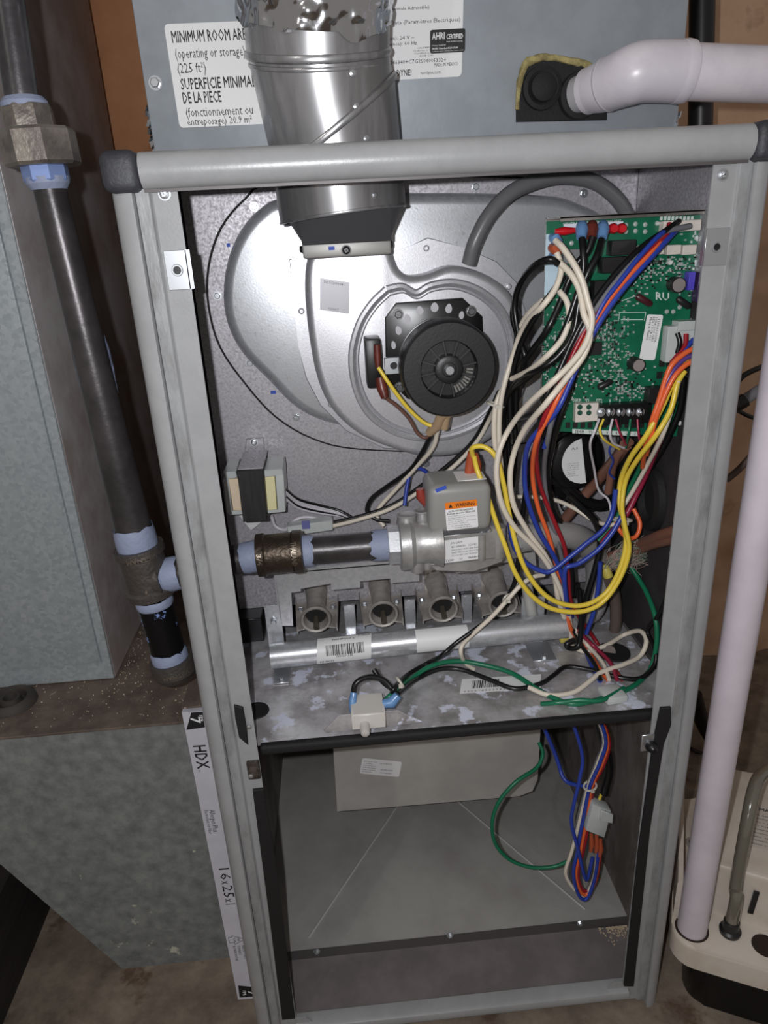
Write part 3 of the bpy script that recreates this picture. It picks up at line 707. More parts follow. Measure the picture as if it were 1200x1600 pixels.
for pts in ([(.05, .055), (.42, .002), (.93, .002), (.90, .050)], [(.10, .992), (.90, .992), (.82, .955), (.14, .945)]):
    b = MB(); pol(b, ff, pts, .0002); b.build('black_panel', M('badge_black', (24, 24, 26), .5), FL)
b = MB(); put(b, ff, '7', .34, .016, .020, .42, 1, .0004, True); put(b, ff, 'FPR', .74, .012, .020, .15, 1, .0004, True)
put(b, ff, '7', .58, .968, .016, .28, 1, .0004, True); put(b, ff, 'FPR', .30, .966, .020, .16, 1, .0004, True)
b.build('reversed_lettering', M('print_white', (230, 230, 230), .5), FL)

# ------------------------------------------------------------------ gas pipe with union, tee and drip leg
GY = .066
G = thing('gas_pipe', 'black iron gas pipe with union, tee and capped drip leg, smeared with blue dope', 'gas pipe', at(275, 1060, GY))
pipe_m = M('black_pipe_smeared', (62, 60, 62), .34, .4, c2=(78, 76, 78), scale=30, bump=.1, stain=(128, 146, 190), sscale=46, slo=.66, shi=.67)
pm2 = M('black_pipe', (58, 55, 56), .34, .4, c2=(74, 70, 71), scale=25, bump=.1)
def G_(x, y): return at(x, y, GY)
b = MB(); b.tube([G_(2, -60), G_(36, 165)], .0108, n=28, smooth=0); b.build('upper_pipe', pipe_m, G)
b = MB(); b.tube([G_(74, 280), G_(128, 500), G_(212, 840)], [.0110, .0120, .0150], n=28, smooth=0); b.build('middle_pipe', pm2, G)
ax = (G_(62, 260)-G_(40, 165)).normalized()
hexm = M('union_iron', (150, 143, 134), .42, .75, bump=.25, bscale=340, c2=(118, 112, 108), scale=60)
def frust(p0, ax_, prof, n, mat, name, par, rot=0, **k):
    b = MB(); ax_ = ax_.normalized(); u = ax_.orthogonal().normalized(); u = Quaternion(ax_, rot) @ u; v = ax_.cross(u)
    b.grid([[V(p0)+ax_*h+(u*math.cos(2*math.pi*i/n)+v*math.sin(2*math.pi*i/n))*r for i in range(n)] for h, r in prof], True, True, True)
    return b.build(name, mat, par, angle=25, **k)
frust(G_(36, 152), ax, [(0, .0125), (.003, .0150), (.006, .0152)], 20, dope, 'dope_ring', G, label='smeared blue pipe dope')
frust(G_(41, 165), ax, [(0, .0155), (.002, .0165), (.017, .0165), (.018, .0155)], 8, hexm, 'union_collar', G, .2)
frust(G_(56, 202), ax, [(0, .0235), (.002, .0250), (.021, .0250), (.023, .0235)], 8, hexm, 'union_nut', G, .35)
frust(G_(67, 252), ax, [(0, .0155), (.012, .0155), (.0135, .0145)], 8, M('doped_iron', (112, 116, 140), .5, .3, c2=(128, 148, 196), scale=30, lo=.35, hi=.5), 'union_tail', G, .3)
frust(G_(73, 277), ax, [(0, .0148), (.004, .0145), (.008, .0118)], 20, dope, 'dope_ring', G)
# smears on the middle pipe
def wrap(p0, p1, r, t0, t1, mat, name, par, seed=1, jag=.3, n=28, a0=0, a1=2*math.pi):
    """band of smeared paste around a pipe with ragged edges"""
    p0, p1 = V(p0), V(p1); ax_ = (p1-p0).normalized(); u = ax_.orthogonal().normalized(); v = ax_.cross(u); L = (p1-p0).length; rows = [[] for _ in range(5)]
    for i in range(n+1):
        a = a0+(a1-a0)*i/n; d = u*math.cos(a)+v*math.sin(a); q = V((math.cos(a)*2, math.sin(a)*2, seed))
        s0 = t0+noise.noise(q)*jag*(t1-t0); s1 = t1+noise.noise(q+V((0, 0, 9)))*jag*(t1-t0)
        for k in range(5):
            t = s0+(s1-s0)*k/4; rr = r+(.0002 if k in (0, 4) else .0011+noise.noise(q*3+V((k, 0, 0)))*.0005)
            rows[k].append(p0+ax_*(L*t)+d*rr)
    b = MB(); b.grid(rows); return b.build(name, mat, par, label='smeared blue pipe dope')
wrap(G_(74, 280), G_(214, 840), .0126, .41, .52, dope, 'dope_smear', G, 3, .9, a0=.6, a1=3.9)
tc = G_(230, 905); ta = (G_(262, 1000)-G_(214, 840)).normalized()
wrap(G_(208, 826), G_(218, 862), .0158, -.1, 1, dope, 'dope_ring', G, 2, .12)
frust(G_(216, 853), ta, [(0, .0170), (0, .0208), (.006, .0212), (.008, .0188), (.038, .0188), (.040, .0212), (.046, .0208), (.047, .016)], 30, castiron, 'tee_body', G)
xo = at(300, 890, GY)
b = MB(); b.tube([tc, tc.lerp(xo, .36)], [.0170, .0185], n=28, smooth=0); b.build('tee_branch', castiron, G)
wrap(tc.lerp(xo, .34), tc.lerp(xo, .75), .0140, 0, 1, dope, 'dope_ring', G, 5, .1)
b = MB(); b.tube([tc, (XL-.0005, GY, tc.lerp(xo, .9).z)], .0132, n=24, smooth=0); b.build('branch_nipple', pm2, G)
lt = G_(240, 935); lb = G_(268, 1035)
b = MB(); b.tube([lt, lb], .0150, n=28, smooth=0); b.build('drip_leg', M('drip_leg_pipe', (30, 29, 31), .3, .6, stain=(116, 138, 190), sscale=60, slo=.60, shi=.62), G)
wrap(lt, lb, .0151, -.02, .10, dope, 'dope_ring', G, 7, .1); wrap(lt, lb, .0151, .78, 1.0, dope, 'dope_ring', G, 8, .3)
frust(G_(268, 1028), ta, [(0, .0165), (0, .0198), (.004, .0203), (.013, .0203), (.018, .0175), (.020, .008)], 30, castiron, 'end_cap', G)
# ------------------------------------------------------------------ draft inducer
I = thing('draft_inducer', 'round silver draft blower with black fan motor below the vent pipe', 'blower', at(683, 560, .17))
hp_ = [(478, 425), (482, 402), (494, 389), (512, 383), (580, 379), (598, 382), (608, 392), (613, 407), (620, 420), (636, 429), (662, 426), (700, 414), (745, 424), (785, 452), (810, 500), (818, 545), (812, 595), (792, 640), (758, 676), (712, 698), (660, 702), (610, 690), (560, 668), (520, 632), (497, 585), (484, 520), (478, 460)]
fl_ = [(452, 405), (470, 402), (600, 396), (618, 392), (642, 384), (668, 371), (722, 386), (775, 408), (806, 440), (822, 490), (826, 560), (812, 620), (790, 655), (700, 705), (600, 700), (540, 672), (500, 632), (478, 590), (466, 540), (458, 470)]
b = MB(); b.prism([at(x, y, .186) for x, y in fl_], (0, -.0022, 0), .0008, 1); b.build('back_flange', alu, I)
b = MB(); dome(b, smooth_poly(Pp(hp_, .1835), 4), .028, .0070, 6); b.build('volute_housing', alu, I)
HY = .1555
cc_ = at(674, 556, HY)
rx = (at(800, 556, HY).x-at(548, 556, HY).x)/2
def ringpath(mb, pts, r): mb.tube(pts, r, n=8, smooth=5)
loop = [(604, 452), (580, 476), (560, 510), (550, 556), (556, 605), (576, 645), (612, 672), (658, 684), (706, 680), (752, 660), (784, 626), (800, 580), (800, 530), (784, 486), (752, 456), (712, 442), (674, 446), (650, 458), (628, 448), (604, 452)]
b = MB(); ringpath(b, [at(x, y, HY) for x, y in loop], .0036); b.build('raised_rib', alu, I)
cx_, cz_ = 674, 562
b = MB(); ringpath(b, [at(cx_+(x-cx_)*.93, cz_+(y-cz_)*.93, HY) for x, y in loop], .0016); b.build('raised_rib', alu, I)
for px, py, Y in ((471, 486, .1838), (517, 632, .1838), (666, 388, .1838), (795, 448, .1838), (514, 430, 0)):
    if Y: screw(I, at(px, py, Y), r=.0030, style='slot', mat=alu)
# outlet collar
b = MB(); c0, c1, c2_ = at(471, 376, .128), at(611, 370, .128), at(472, 405, .128)
b.box((c0.x, .128, c2_.z), (c1.x, .178, c0.z), .002, 2); b.build('outlet_collar', M('cast_grey', (170, 168, 164), .5, .5), I)
screw(I, at(541, 391, .1278), r=.0034, style='cross', mat=blackp)
for sx_, xx in ((-1, c0.x), (1, c1.x)): screw(I, (xx, .15, (c0.z+c2_.z)/2), (sx_, 0, 0), r=.003, mat=blackp)
b = MB(); p = at(519, 388, .1278); b.box(p-V((.003, .0003, .0014)), p+V((.002, 0, .0014)), .0001, 1); b.build('marker_dot', bluem, I, label='blue marker dab')
sticker(I, at(500, 434, HY), at(546, 441, HY), at(500, 484, HY), rad=.0006, mat=M('silver_label', (168, 168, 172), .4, .2), lift=.0002,
        lines=[('702112090341', .12, .14, .7, .08), ('1210017', .3, .95, .35, .07)])
# motor plate, vents
MY = .1475
pl_px = [(601, 496), (618, 473), (722, 465), (753, 494), (757, 600), (728, 640), (636, 622), (603, 590)]
b = MB(); b.prism([at(x, y, HY) for x, y in pl_px], (0, -.004, 0), .0012, 2); b.build('mounting_plate', M('gloss_black', (20, 20, 21), .3), I)
for px, py, qx, qy, a in ((615, 540, 7, 11, 20), (623, 517, 9, 12, 30), (637, 499, 10, 12, 20), (656, 486, 11, 11, 10), (679, 481, 12, 12, 0), (701, 483, 10, 12, -10), (721, 493, 8, 10, -15)):
    k = .5/FPX*.66; o = at(px, py, HY-.0041)
    b = MB(); pts = []
    for t in range(16):
        th = 2*math.pi*t/16; rr = 1+.35*max(0, math.cos(th-math.pi/2-math.radians(a)))**6
        pts.append(o+V((math.cos(th)*qx*k*rr, 0, math.sin(th)*qy*k*rr)))
    b.prism(pts, (0, -.0002, 0)); b.build('vent_hole', M('hole_silver', (190, 188, 192), .5, .2), I)
for px, py in ((622, 491), (736, 486), (624, 605)):
    p = at(px, py, HY-.0042); screw(I, p, r=.0036, mat=M('dark_zinc', (120, 120, 122), .3, .8))
mc = at(702, 578, .088); mr = (at(778, 575, .088).x-at(627, 575, .088).x)/2
fan = M('fan_black', (27, 27, 29), .42, bump=.05, bscale=500)
b = MB(); b.lathe((mc.x, HY-.004, mc.z), (0, -1, 0), [(0, mr*.78), (.014, mr*.80), (.0145, mr*.93), (.022, mr*.95), (.0225, mr*.88), (.028, mr*.88), (.0285, mr*.96), (.034, mr*.97)], n=56); b.build('motor_body', M('gloss_black', (20, 20, 21), .3), I)
b = MB(); Lh = HY-.004-.088
rows = [(.034, mr*.90), (.036, mr*.99), (.040, mr), (Lh-.004, mr), (Lh-.001, mr*.975), (Lh, mr*.94), (Lh, mr*.60), (Lh-.0015, mr*.585), (Lh-.009, mr*.57), (Lh-.009, mr*.30)]
b.lathe((mc.x, HY-.004, mc.z), (0, -1, 0), rows, n=64, cap0=True, cap1=True); fc = b.build('fan_cover', fan, I, angle=30)
b = MB(); b.lathe((mc.x, .0970, mc.z), (0, -1, 0), [(0, mr*.30), (.0085, mr*.29), (.0092, mr*.26), (.0092, mr*.15), (.0075, mr*.14), (.0075, mr*.06)], n=32); b.build('hub', fan, I)
b = MB(); b.cyl((mc.x, .0895, mc.z), (mc.x, .0845, mc.z), .0034, n=18); b.build('shaft', zinc, I, label='bright steel shaft end')
for k in range(12):
    a = 2*math.pi*(k+.35)/12; d = V((math.cos(a), 0, math.sin(a))); t = V((-math.sin(a), 0, math.cos(a)))
    b = MB(); b.obox(V((mc.x, .0915, mc.z))+d*mr*.44, d*mr*.30, V((0, .003, 0)), t*.0014); b.build('spoke', M('spoke_grey', (52, 52, 54), .35), I)
for k in range(9):
    a = math.radians(-70+k*8); d = V((math.cos(a), 0, math.sin(a)))
    b = MB(); t = V((-math.sin(a), 0, math.cos(a))); b.obox(V((mc.x, .0964, mc.z))+d*mr*.47, d*mr*.14, V((0, .001, 0)), t*.0016); b.build('copper_winding', M('steel_glint', (200, 200, 196), .2, .9), I, label='bright fin seen through the fan cover')
# capacitor box with spade terminals
b = MB(); c0, c1 = at(570, 531, .122), at(598, 606, .122); b.box((c0.x, .122, c1.z), (c1.x, .150, c0.z), .0015, 2); b.build('capacitor_box', blackp, I)
b = MB(); a0, a1 = at(602, 559, .125), at(625, 584, .125); b.box((a0.x-.001, .125, a1.z), (a1.x+.002, .127, a0.z), .0005, 1); b.build('mount_tab', zinc, I)
b = MB(); p = at(615, 571, .1248); b.cyl(p, p+V((0, -.001, 0)), .0032); b.build('mount_hole', blackp, I)
spade = M('brown_spade', (112, 52, 42), .35, c2=(86, 38, 30), scale=60)
b = MB(); b.tube([at(589, 538, .117), at(590, 560, .117), at(591, 574, .116)], [.0030, .0033, .0024], n=10, smooth=0); b.build('spade_terminal', spade, I)
b = MB(); b.tube([at(594, 590, .117), at(597, 606, .115), at(602, 622, .113)], [.0042, .0050, .0036], n=10, smooth=0); b.build('spade_terminal', spade, I)
b = MB(); b.tube([at(690, 648, .10), at(684, 664, .108), at(671, 676, .118)], [.0045, .0046, .004], n=12, smooth=0); b.build('lead_sleeve', M('tan_sleeve', (176, 150, 120), .5), I)
b = MB(); b.tube([at(697, 650, .102), at(694, 668, .108)], [.004, .004], n=12, smooth=0); b.build('lead_sleeve', MATS['tan_sleeve'], I)

# grey drain hose arching over the blower
hose = M('grey_hose', (112, 112, 114), .35)
b = MB(); b.tube([at(732, 412, .150), at(742, 378, .146), at(765, 335, .146), at(800, 300, .150), at(845, 281, .158), at(885, 276, .165), (at(930, 285, .17)), at(965, 312, .172), at(985, 345, .175)], .0064, n=16, smooth=6)
b.build('drain_hose', hose, label='grey rubber hose arching from the blower top to behind the circuit board', cat='hose')
b = MB(); b.tube([at(1062, 330, .176), at(1072, 305, .170), at(1092, 288, .165), at(1140, 272, .160)], .0064, n=16, smooth=6)
b.build('drain_hose', hose, label='short grey hose curving behind the frame at the top corner above the board', cat='hose')

# ------------------------------------------------------------------ transformer
T = thing('transformer', 'black-cored transformer with cream windings screwed to the panel', 'transformer', at(395, 770, .18))
def fbox(name, px4, Y0, Y1, mat, par, bev=.0006, sh=None):
    """slab whose front face is the four picture corners on plane Y0, going straight back to Y1"""
    b = MB(); b.prism([at(x, y, Y0) for x, y in px4], (0, Y1-Y0, 0), bev, 1, True); return b.build(name, mat, par)
fbox('laminated_core', [(370, 736), (411, 734), (418, 814), (380, 816)], .128, .172, M('core_black', (30, 29, 29), .6, c2=(42, 41, 40), scale=200, stretch=(1, 1, .1)), T)
fbox('core_top_plate', [(371, 735), (411, 733), (411, 730), (371, 732)], .130, .186, galv, T)
fbox('winding', [(357, 748), (374, 748), (378, 798), (364, 798)], .140, .176, M('tan_winding', (224, 204, 176), .5), T)
fbox('winding', [(410, 745), (429, 744), (433, 796), (415, 798)], .140, .176, M('cream_winding', (226, 218, 170), .5), T)
clr = M('milky_plastic', (196, 200, 198), .3, c2=(186, 190, 188), scale=20)
fbox('bobbin_case', [(348, 738), (368, 737), (371, 747), (352, 749)], .139, .180, clr, T)
fbox('bobbin_case', [(412, 735), (441, 733), (443, 743), (413, 746)], .139, .180, clr, T)
fbox('bobbin_case', [(348, 748), (357, 748), (363, 802), (354, 803)], .139, .180, clr, T)
fbox('bobbin_case', [(430, 743), (443, 741), (446, 797), (434, 799)], .139, .180, clr, T)
fbox('bobbin_case', [(355, 799), (381, 798), (382, 804), (356, 805)], .139, .180, clr, T)
fbox('bobbin_case', [(415, 798), (446, 796), (446, 800), (416, 803)], .139, .180, clr, T)
fbox('mounting_foot', [(372, 804), (421, 800), (414, 812), (392, 830)], .193, .1985, M('foot_white', (214, 214, 216), .5), T)
fbox('mounting_foot', [(385, 686), (412, 684), (414, 720), (380, 722)], .1965, .1992, galv, T)
screw(T, at(397, 691, .1963), r=.0032, style='cross')

# ------------------------------------------------------------------ gas train inside
GI = thing('gas_supply_nipple', 'black pipe nipple and cast coupling with blue dope leading to the gas valve', 'gas pipe', at(440, 885, .085))
gy = .085
pA, pB, pC, pD = at(372, 874, gy), at(404, 868, gy), at(466, 862, gy), at(618, 850, gy)
b = MB(); b.tube([V((IL, gy, pA.z)), pA, pB], .0132, n=26, smooth=0); b.build('short_nipple', pm2, GI)
wrap(pA, pB, .0133, .2, 1.1, dope, 'dope_ring', GI, 4, .12)
frust(pB-(pC-pB)*.02, pC-pB, [(0, .016), (0, .0192), (.0065, .0196), (.008, .0180), (.031, .0182), (.0325, .0196), (.040, .0194), (.041, .016)], 32, M('brown_cast_iron', (74, 64, 54), .40, .7, bump=.4, bscale=260), 'coupling', GI)
wrap(pC, pD, .0133, .02, .16, dope, 'dope_ring', GI, 5, .25)
b = MB(); b.tube([pC, pD], .0130, n=28, smooth=0); b.build('long_nipple', pm2, GI)
wrap(pC, pD, .0133, .76, .98, dope, 'dope_ring', GI, 6, .35)
# cast lettering on coupling
def tag_on_pipe(par, txt, c, ax_, r, h, L_, ang0, mat, name='cast_lettering', across=False):
    ax_ = ax_.normalized(); toc = (CAM-c); u = (toc-ax_*toc.dot(ax_)).normalized(); v = ax_.cross(u)
    vs, fs = tmesh((txt, 1)); x0, x1 = min(q.x for q in vs), max(q.x for q in vs); b = MB(); vv = []
    for q in vs:
        s_, t_ = (q.x-x0)/(x1-x0)-.5, q.y/.7-.5
        if across: a = ang0+s_*L_/r; p = c+ax_*(t_*h)+(u*math.cos(a)+v*math.sin(a))*r
        else: a = ang0+t_*h/r; p = c+ax_*(s_*L_)+(u*math.cos(a)-v*math.sin(a))*r
        vv.append(b.bm.verts.new(p))
    for f in fs:
        try: b.bm.faces.new([vv[i] for i in f])
        except ValueError: pass
    return b.build(name, mat, par)
castl = M('cast_letter_glint', (150, 140, 126), .4, .8)
tag_on_pipe(GI, 'THAILAND', pB.lerp(pC, .93), pC-pB, .01985, .0045, .022, .1, castl, across=True)
tag_on_pipe(GI, '3/4', pB.lerp(pC, .08), pC-pB, .0200, .0042, .010, .2, castl, across=True)
tag_on_pipe(G, 'VIETNAM', G_(218, 862), ta, .0214, .0042, .026, .0, castl, across=True)
tag_on_pipe(G, 'V', G_(228, 905), ta, .0191, .010, .008, .0, castl, across=True)
tag_on_pipe(G, 'VIETNAM', G_(271, 1040), ta, .0207, .0042, .024, .0, castl, across=True)
# gas valve
GV = thing('gas_valve', 'silver gas valve with grey cover and orange warning label', 'gas valve', at(720, 890, .10))
die = M('die_cast', (186, 185, 184), .36, .5, c2=(164, 163, 162), scale=40, bump=.1, bscale=200)
fbox('valve_body', [(664, 838), (784, 822), (788, 874), (668, 888)], .076, .128, die, GV, .003)
fbox('body_base', [(672, 884), (770, 872), (790, 870), (786, 880), (740, 896), (680, 894)], .078, .135, die, GV, .002)
cvm = M('cover_grey', (146, 145, 142), .42, bump=.03, bscale=800)
a0, a1 = at(669, 762, .070), at(769, 828, .070)
b = MB(); b.box((a0.x, .070, a1.z-.001), (a1.x, .118, a0.z), .0075, 5); b.build('valve_cover', cvm, GV)
b = MB(); b.box((a0.x+.004, .0745, a1.z-.0045), (a1.x-.001, .12, a1.z+.002), .001, 1); b.build('cover_gasket', M('dark_boot', (66, 66, 70), .5, .3), GV)
frust(at(605, 852, gy), pD-pC, [(0, .016), (.001, .0178), (.013, .0178), (.014, .016)], 6, galvp, 'inlet_hex', GV, .2)
b = MB(); c = at(630, 850, gy); axx = (pD-pC).normalized(); b.lathe(c, axx, [(-.004, .0225), (-.003, .0240), (.006, .0240), (.010, .020), (.022, .019), (.034, .024)], n=36); b.build('inlet_boss', die, GV)
for (x0, y0, x1, y1, Y, r_) in ((636, 829, 635, 803, .088, .0085), (660, 826, 659, 797, .094, .0066)):
    p, q = at(x0, y0, Y), at(x1, y1, Y); q.x = p.x
    b = MB(); b.lathe(p, (0, 0, 1), [(-.004, r_), (0, r_), (q.z-p.z-.002, r_), (q.z-p.z-.001, r_*1.08), (q.z-p.z, r_*.95), (q.z-p.z-.0008, r_*.6)], n=24); b.build('pressure_tap', die, GV)
for x, y0, y1, Y, r_ in ((652, 868, 892, .078, .0062), (778, 822, 868, .082, .0070), (668, 838, 888, .080, .004), (752, 834, 874, .077, .004)):
    p, q = at(x, y1, Y), at(x, y0, Y); b = MB(); b.tube([p, V((p.x, Y, q.z))], r_, n=18, smooth=0); b.build('screw_post', die, GV)
for x, y in ((668, 836), (752, 829), (763, 828)): screw(GV, at(x, y, .077), (0, -.35, .95), r=.0028, style='slot')
sticker(GV, at(673, 847, .0755), at(752, 837, .0755), at(675, 882, .0755), 'rating_label', rad=.001, lift=.0003, lines=[('P/N 624775', .40, .20, .22, .09), ('801 0WR5E1   1C0902', .40, .37, .50, .09), ('HSI 24 VAC 60HZ 0.44A MAX.', .40, .50, .55, .07),
    ('PRESET PRESS 3.5 WC MAX 0.5 PSIG', .40, .62, .55, .07), ('1/2 x 1/2 NAT GAS 100,000 BTU', .40, .74, .55, .07), ('U9421051240', .06, .95, .38, .10), ('H-F', .55, .93, .06, .07), ('TRIDENT', .72, .93, .22, .08, 1)])
st, fr = sticker(GV, at(695, 787, .0695), at(745, 781, .0695), at(698, 829, .0695), 'warning_label', rad=.001, lift=.0001, lines=[('EXPLOSION HAZARD', .1, .33, .78, .06, 1), ('Follow label for Shut-Off', .06, .42, .86, .06, 1)]+greek(5, .06, .44, .94, .80, 11, .55)+[('U.S. Patent #6,133,xxx', .15, .88, .6, .05), ('1000008-001 Rev A', .25, .96, .55, .05)])
b = MB(); slab(b, fr, 0, -.03, 1, .22, .0003, .0006, .0008); wo = b.build('warning_band', M('warning_orange', (238, 128, 20), .5), GV, label='orange warning band')
b = MB(); put(b, fr, 'WARNING', .32, .16, .60, .13, 1, .0008); pol(b, fr, [(.10, .17), (.17, .03), (.24, .17)], .0008); b.build('lettering', ink, wo)
b = MB(); f_ = Fr(at(718, 746, .078), at(756, 743, .078), at(718, 753, .078)); tp_ = a0.z
slab(b, Fr(V((at(715, 750, .08).x, .105, tp_)), V((at(760, 750, .08).x, .105, tp_)), V((at(715, 750, .08).x, .080, tp_))), 0, 0, 1, 1, .0002, .0008); b.build('terminal_label', M('print_white', (230, 230, 230), .5), GV)
b = MB(); p = at(689, 764, .0692); b.obox(p, V((.009, 0, .003)), V((0, .0004, 0)), V((-.001, 0, .003))); b.build('marker_dot', bluem, GV, label='blue marker dab')
b = MB(); b.tube([at(732, 742, .10), at(735, 724, .10), at(737, 706, .098)], [.0040, .0046, .0034], n=10, smooth=0); b.build('spade_terminal', M('orange_spade', (176, 84, 54), .35), GV)
b = MB(); b.tube([at(745, 742, .10), at(744, 724, .10), at(742, 710, .098)], [.0040, .0046, .0030], n=10, smooth=0); b.build('spade_terminal', MATS['orange_spade'], GV)
b = MB(); b.tube([at(666, 788, .10), at(658, 776, .10), at(656, 764, .10)], [.0030, .0048, .0036], n=10, smooth=0); b.build('spade_terminal', M('red_spade', (150, 60, 50), .35), GV)

# ------------------------------------------------------------------ manifold: straight tube plus the bend up to the valve
MY_ = .115
m0, m1 = at(424, 1025, MY_), at(884, 977, MY_)
MF = thing('gas_manifold', 'silver gas manifold tube running across in front of the four burners', 'manifold', m0.lerp(m1, .5))
b = MB(); b.tube([m0, m1], .0128, n=30, smooth=0); b.build('manifold_tube', galvp, MF)
b = MB(); b.tube([at(790, 848, .10), at(835, 838, .105), at(880, 836, .115), at(912, 845, .13), at(932, 875, .145), at(934, 915, .150), at(922, 955, .145), m1+V((.012, .02, .004)), m1], [.0128]*9, n=24, smooth=6); b.build('manifold_bend', M('dull_tube', (180, 178, 177), .48, .35), MF)
b = MB(); ax_ = (at(835, 838, .105)-at(790, 848, .10)); b.lathe(at(790, 848, .10), ax_, [(0, .0165), (.010, .0165), (.011, .013)], n=8); b.build('outlet_nut', die, MF)
axm = (m1-m0).normalized()
def cpatch(par, t0, t1, a0_, a1_, r, mat, name='label_wrap', n=10, sk=0.):
    toc = (CAM-m0); u = (toc-axm*toc.dot(axm)).normalized(); v = axm.cross(u); L = (m1-m0).length; b = MB(); rows = []
    for i in range(n+1):
        a = a0_+(a1_-a0_)*i/n; k = sk*(i/n-.5); rows.append([m0+axm*(L*(t0+k))+(u*math.cos(a)+v*math.sin(a))*r, m0+axm*(L*(t1+k))+(u*math.cos(a)+v*math.sin(a))*r])
    b.grid(rows); return b.build(name, mat, par)
cpatch(MF, .155, .335, 1.25, -1.15, .01305, white, sk=.01)
for k, t in enumerate([.185, .192, .197, .203, .211, .216, .222, .231, .238, .243, .251, .262, .266, .274, .281, .290, .297, .305]):
    pass
bb = MB(); toc = (CAM-m0); u_ = (toc-axm*toc.dot(axm)).normalized(); v_ = axm.cross(u_); Lm = (m1-m0).length
def mp(t, a, r=.0133): return m0+axm*(Lm*t)+(u_*math.cos(a)+v_*math.sin(a))*r
t = .185
while t < .312:
    wd = rnd.choice((.0012, .0012, .0026, .0038))
    for i in range(4): bb.face([mp(t, .45-i*.2), mp(t+wd, .45-i*.2), mp(t+wd, .25-i*.2), mp(t, .25-i*.2)])
    t += wd+rnd.choice((.0016, .0026))
bb.build('barcode', ink, MF)
tag_on_pipe(MF, 'MANIFOLD 2', mp(.245, 0, 0), axm, .01335, .0022, .022, .80, ink, 'lettering'); tag_on_pipe(MF, '1002271315', mp(.245, 0, 0), axm, .01335, .0020, .016, -.55, ink, 'lettering')
tag_on_pipe(MF, 'H1-38132', mp(.185, 0, 0), axm, .01335, .0022, .014, -.95, ink, 'lettering'); tag_on_pipe(MF, '57-386539', mp(.315, 0, 0), axm, .01335, .0020, .012, 1.0, ink, 'lettering')
cpatch(MF, .485, .66, 1.1, -1.0, .0130, white)
for (x0, x1, nm) in ((419, 448, 0), (820, 866, 1)):
    pa = at(x0+4, 1042 if not nm else 1002, MY_); pb_ = at(x1, 1042, MY_)
    xa, xb = (at(427, 1040, MY_).x, at(452, 1040, MY_).x) if not nm else (at(826, 1000, MY_).x, at(862, 1000, MY_).x)
    br_ = MB(); br_.box((xa, .096, DZ+.0004), (xb, .135, DZ+.0018), .0003, 1); foot = br_.build('bracket_foot', zinc, MF)
    br_ = MB(); br_.box((xa-.004, .130, DZ+.001), (xb-.004, .1318, DZ+.070 if not nm else DZ+.055), .0003, 1); br_.build('bracket_upright', galvp, MF)
    screw(MF, ((xa+xb)/2, .1, DZ+.0018), (0, 0, 1), r=.0028)
    screw(MF, ((xa+xb)/2-.004, .1298, DZ+.052 if not nm else DZ+.045), r=.0032); 

# ------------------------------------------------------------------ burners and their bracket
BZ = .383
bsrc = None
burn = M('burner_steel', (206, 201, 195), .40, .45, c2=(170, 163, 156), scale=50, bump=.1)
def burner_root(x, lab):
    r = thing('burner', lab, 'burner', (x, .15, DZ), 'inshot burners in a row'); return r
bxs = [atZ(492, 972, BZ).x+.001, atZ(600, 968, BZ).x, atZ(695, 960, BZ).x, atZ(788, 948, BZ).x]
labs = ['steel tube burner at the end nearest the black gas pipe, behind the barcode label', 'steel tube burner second from the gas pipe end, under the bracket',
        'steel tube burner below the warning-labelled gas valve, third from the gas pipe end', 'sooty steel tube burner nearest the wiring, at the far end of the row']
yb = .146
def burner_parts(r, x):
    def pt(dx, y, z): return (x+dx, y, z)
    rows = [(0, .0128), (.003, .0122), (.012, .0100), (.020, .0098), (.032, .0104), (.052, .0124)]
    o = V((x, yb, BZ)); b = MB(); ax_ = V((0, 1, .10)).normalized()
    b.lathe(o, ax_, rows, n=28, cap0=False, cap1=True); o1 = b.build('mixer_tube', burn, r)
    b = MB(); b.lathe(o, ax_, [(-.004, .0150), (-.002, .0158), (0, .0150), (.0004, .0128), (-.003, .0130), (-.004, .0150)], n=28, cap0=False, cap1=False); b.build('bell_mouth', burn, r)
    b = MB(); b.lathe(o+ax_*.006, ax_, [(0, .0105), (.001, .0108)], n=20); b.build('dark_throat', M('throat', (24, 22, 21), .8), r)
    b = MB(); b.tube([o+V((0, -.010, -.006)), o+V((0, .004, -.001))], [.0030, .0025], n=6, smooth=0); b.build('orifice', M('brass', (120, 112, 100), .4, .7), r)
    for sg in (-1, 1):
        b = MB(); b.prism([pt(sg*.006, yb+.004, BZ-.012), pt(sg*.021, yb+.002, BZ-.014), pt(sg*.0235, yb+.050, BZ-.008), pt(sg*.006, yb+.050, BZ-.006)], (0, 0, -.0012)); wg = b.build('wing_plate', burn, r)
        b = MB(); b.prism([pt(sg*.021, yb+.002, BZ-.009), pt(sg*.0235, yb+.050, BZ-.001), pt(sg*.0235, yb+.050, BZ-.012), pt(sg*.021, yb+.002, BZ-.018)], (sg*-.0008, 0, 0)); b.build('wing_flange', burn, r)
        screw(r, pt(sg*.0175, yb+.036, BZ-.0085), (0, -.15, 1), r=.0026)
    b = MB(); b.prism([pt(-.012, yb+.0515, BZ-.03), pt(.012, yb+.0515, BZ-.03), pt(.012, yb+.0515, BZ+.02), pt(-.012, yb+.0515, BZ+.02)], (0, .001, 0)); b.build('rear_tab', burn, r)
r0 = burner_root(bxs[0], labs[0]); burner_parts(r0, bxs[0])
for x, lb_ in zip(bxs[1:], labs[1:]):
    r1 = burner_root(x, lb_)
    for ch in list(r0.children):
        c = ch.copy(); COL.objects.link(c); c.parent = r1; c['_w'] = list(wloc(ch)+V((x-bxs[0], 0, 0)))
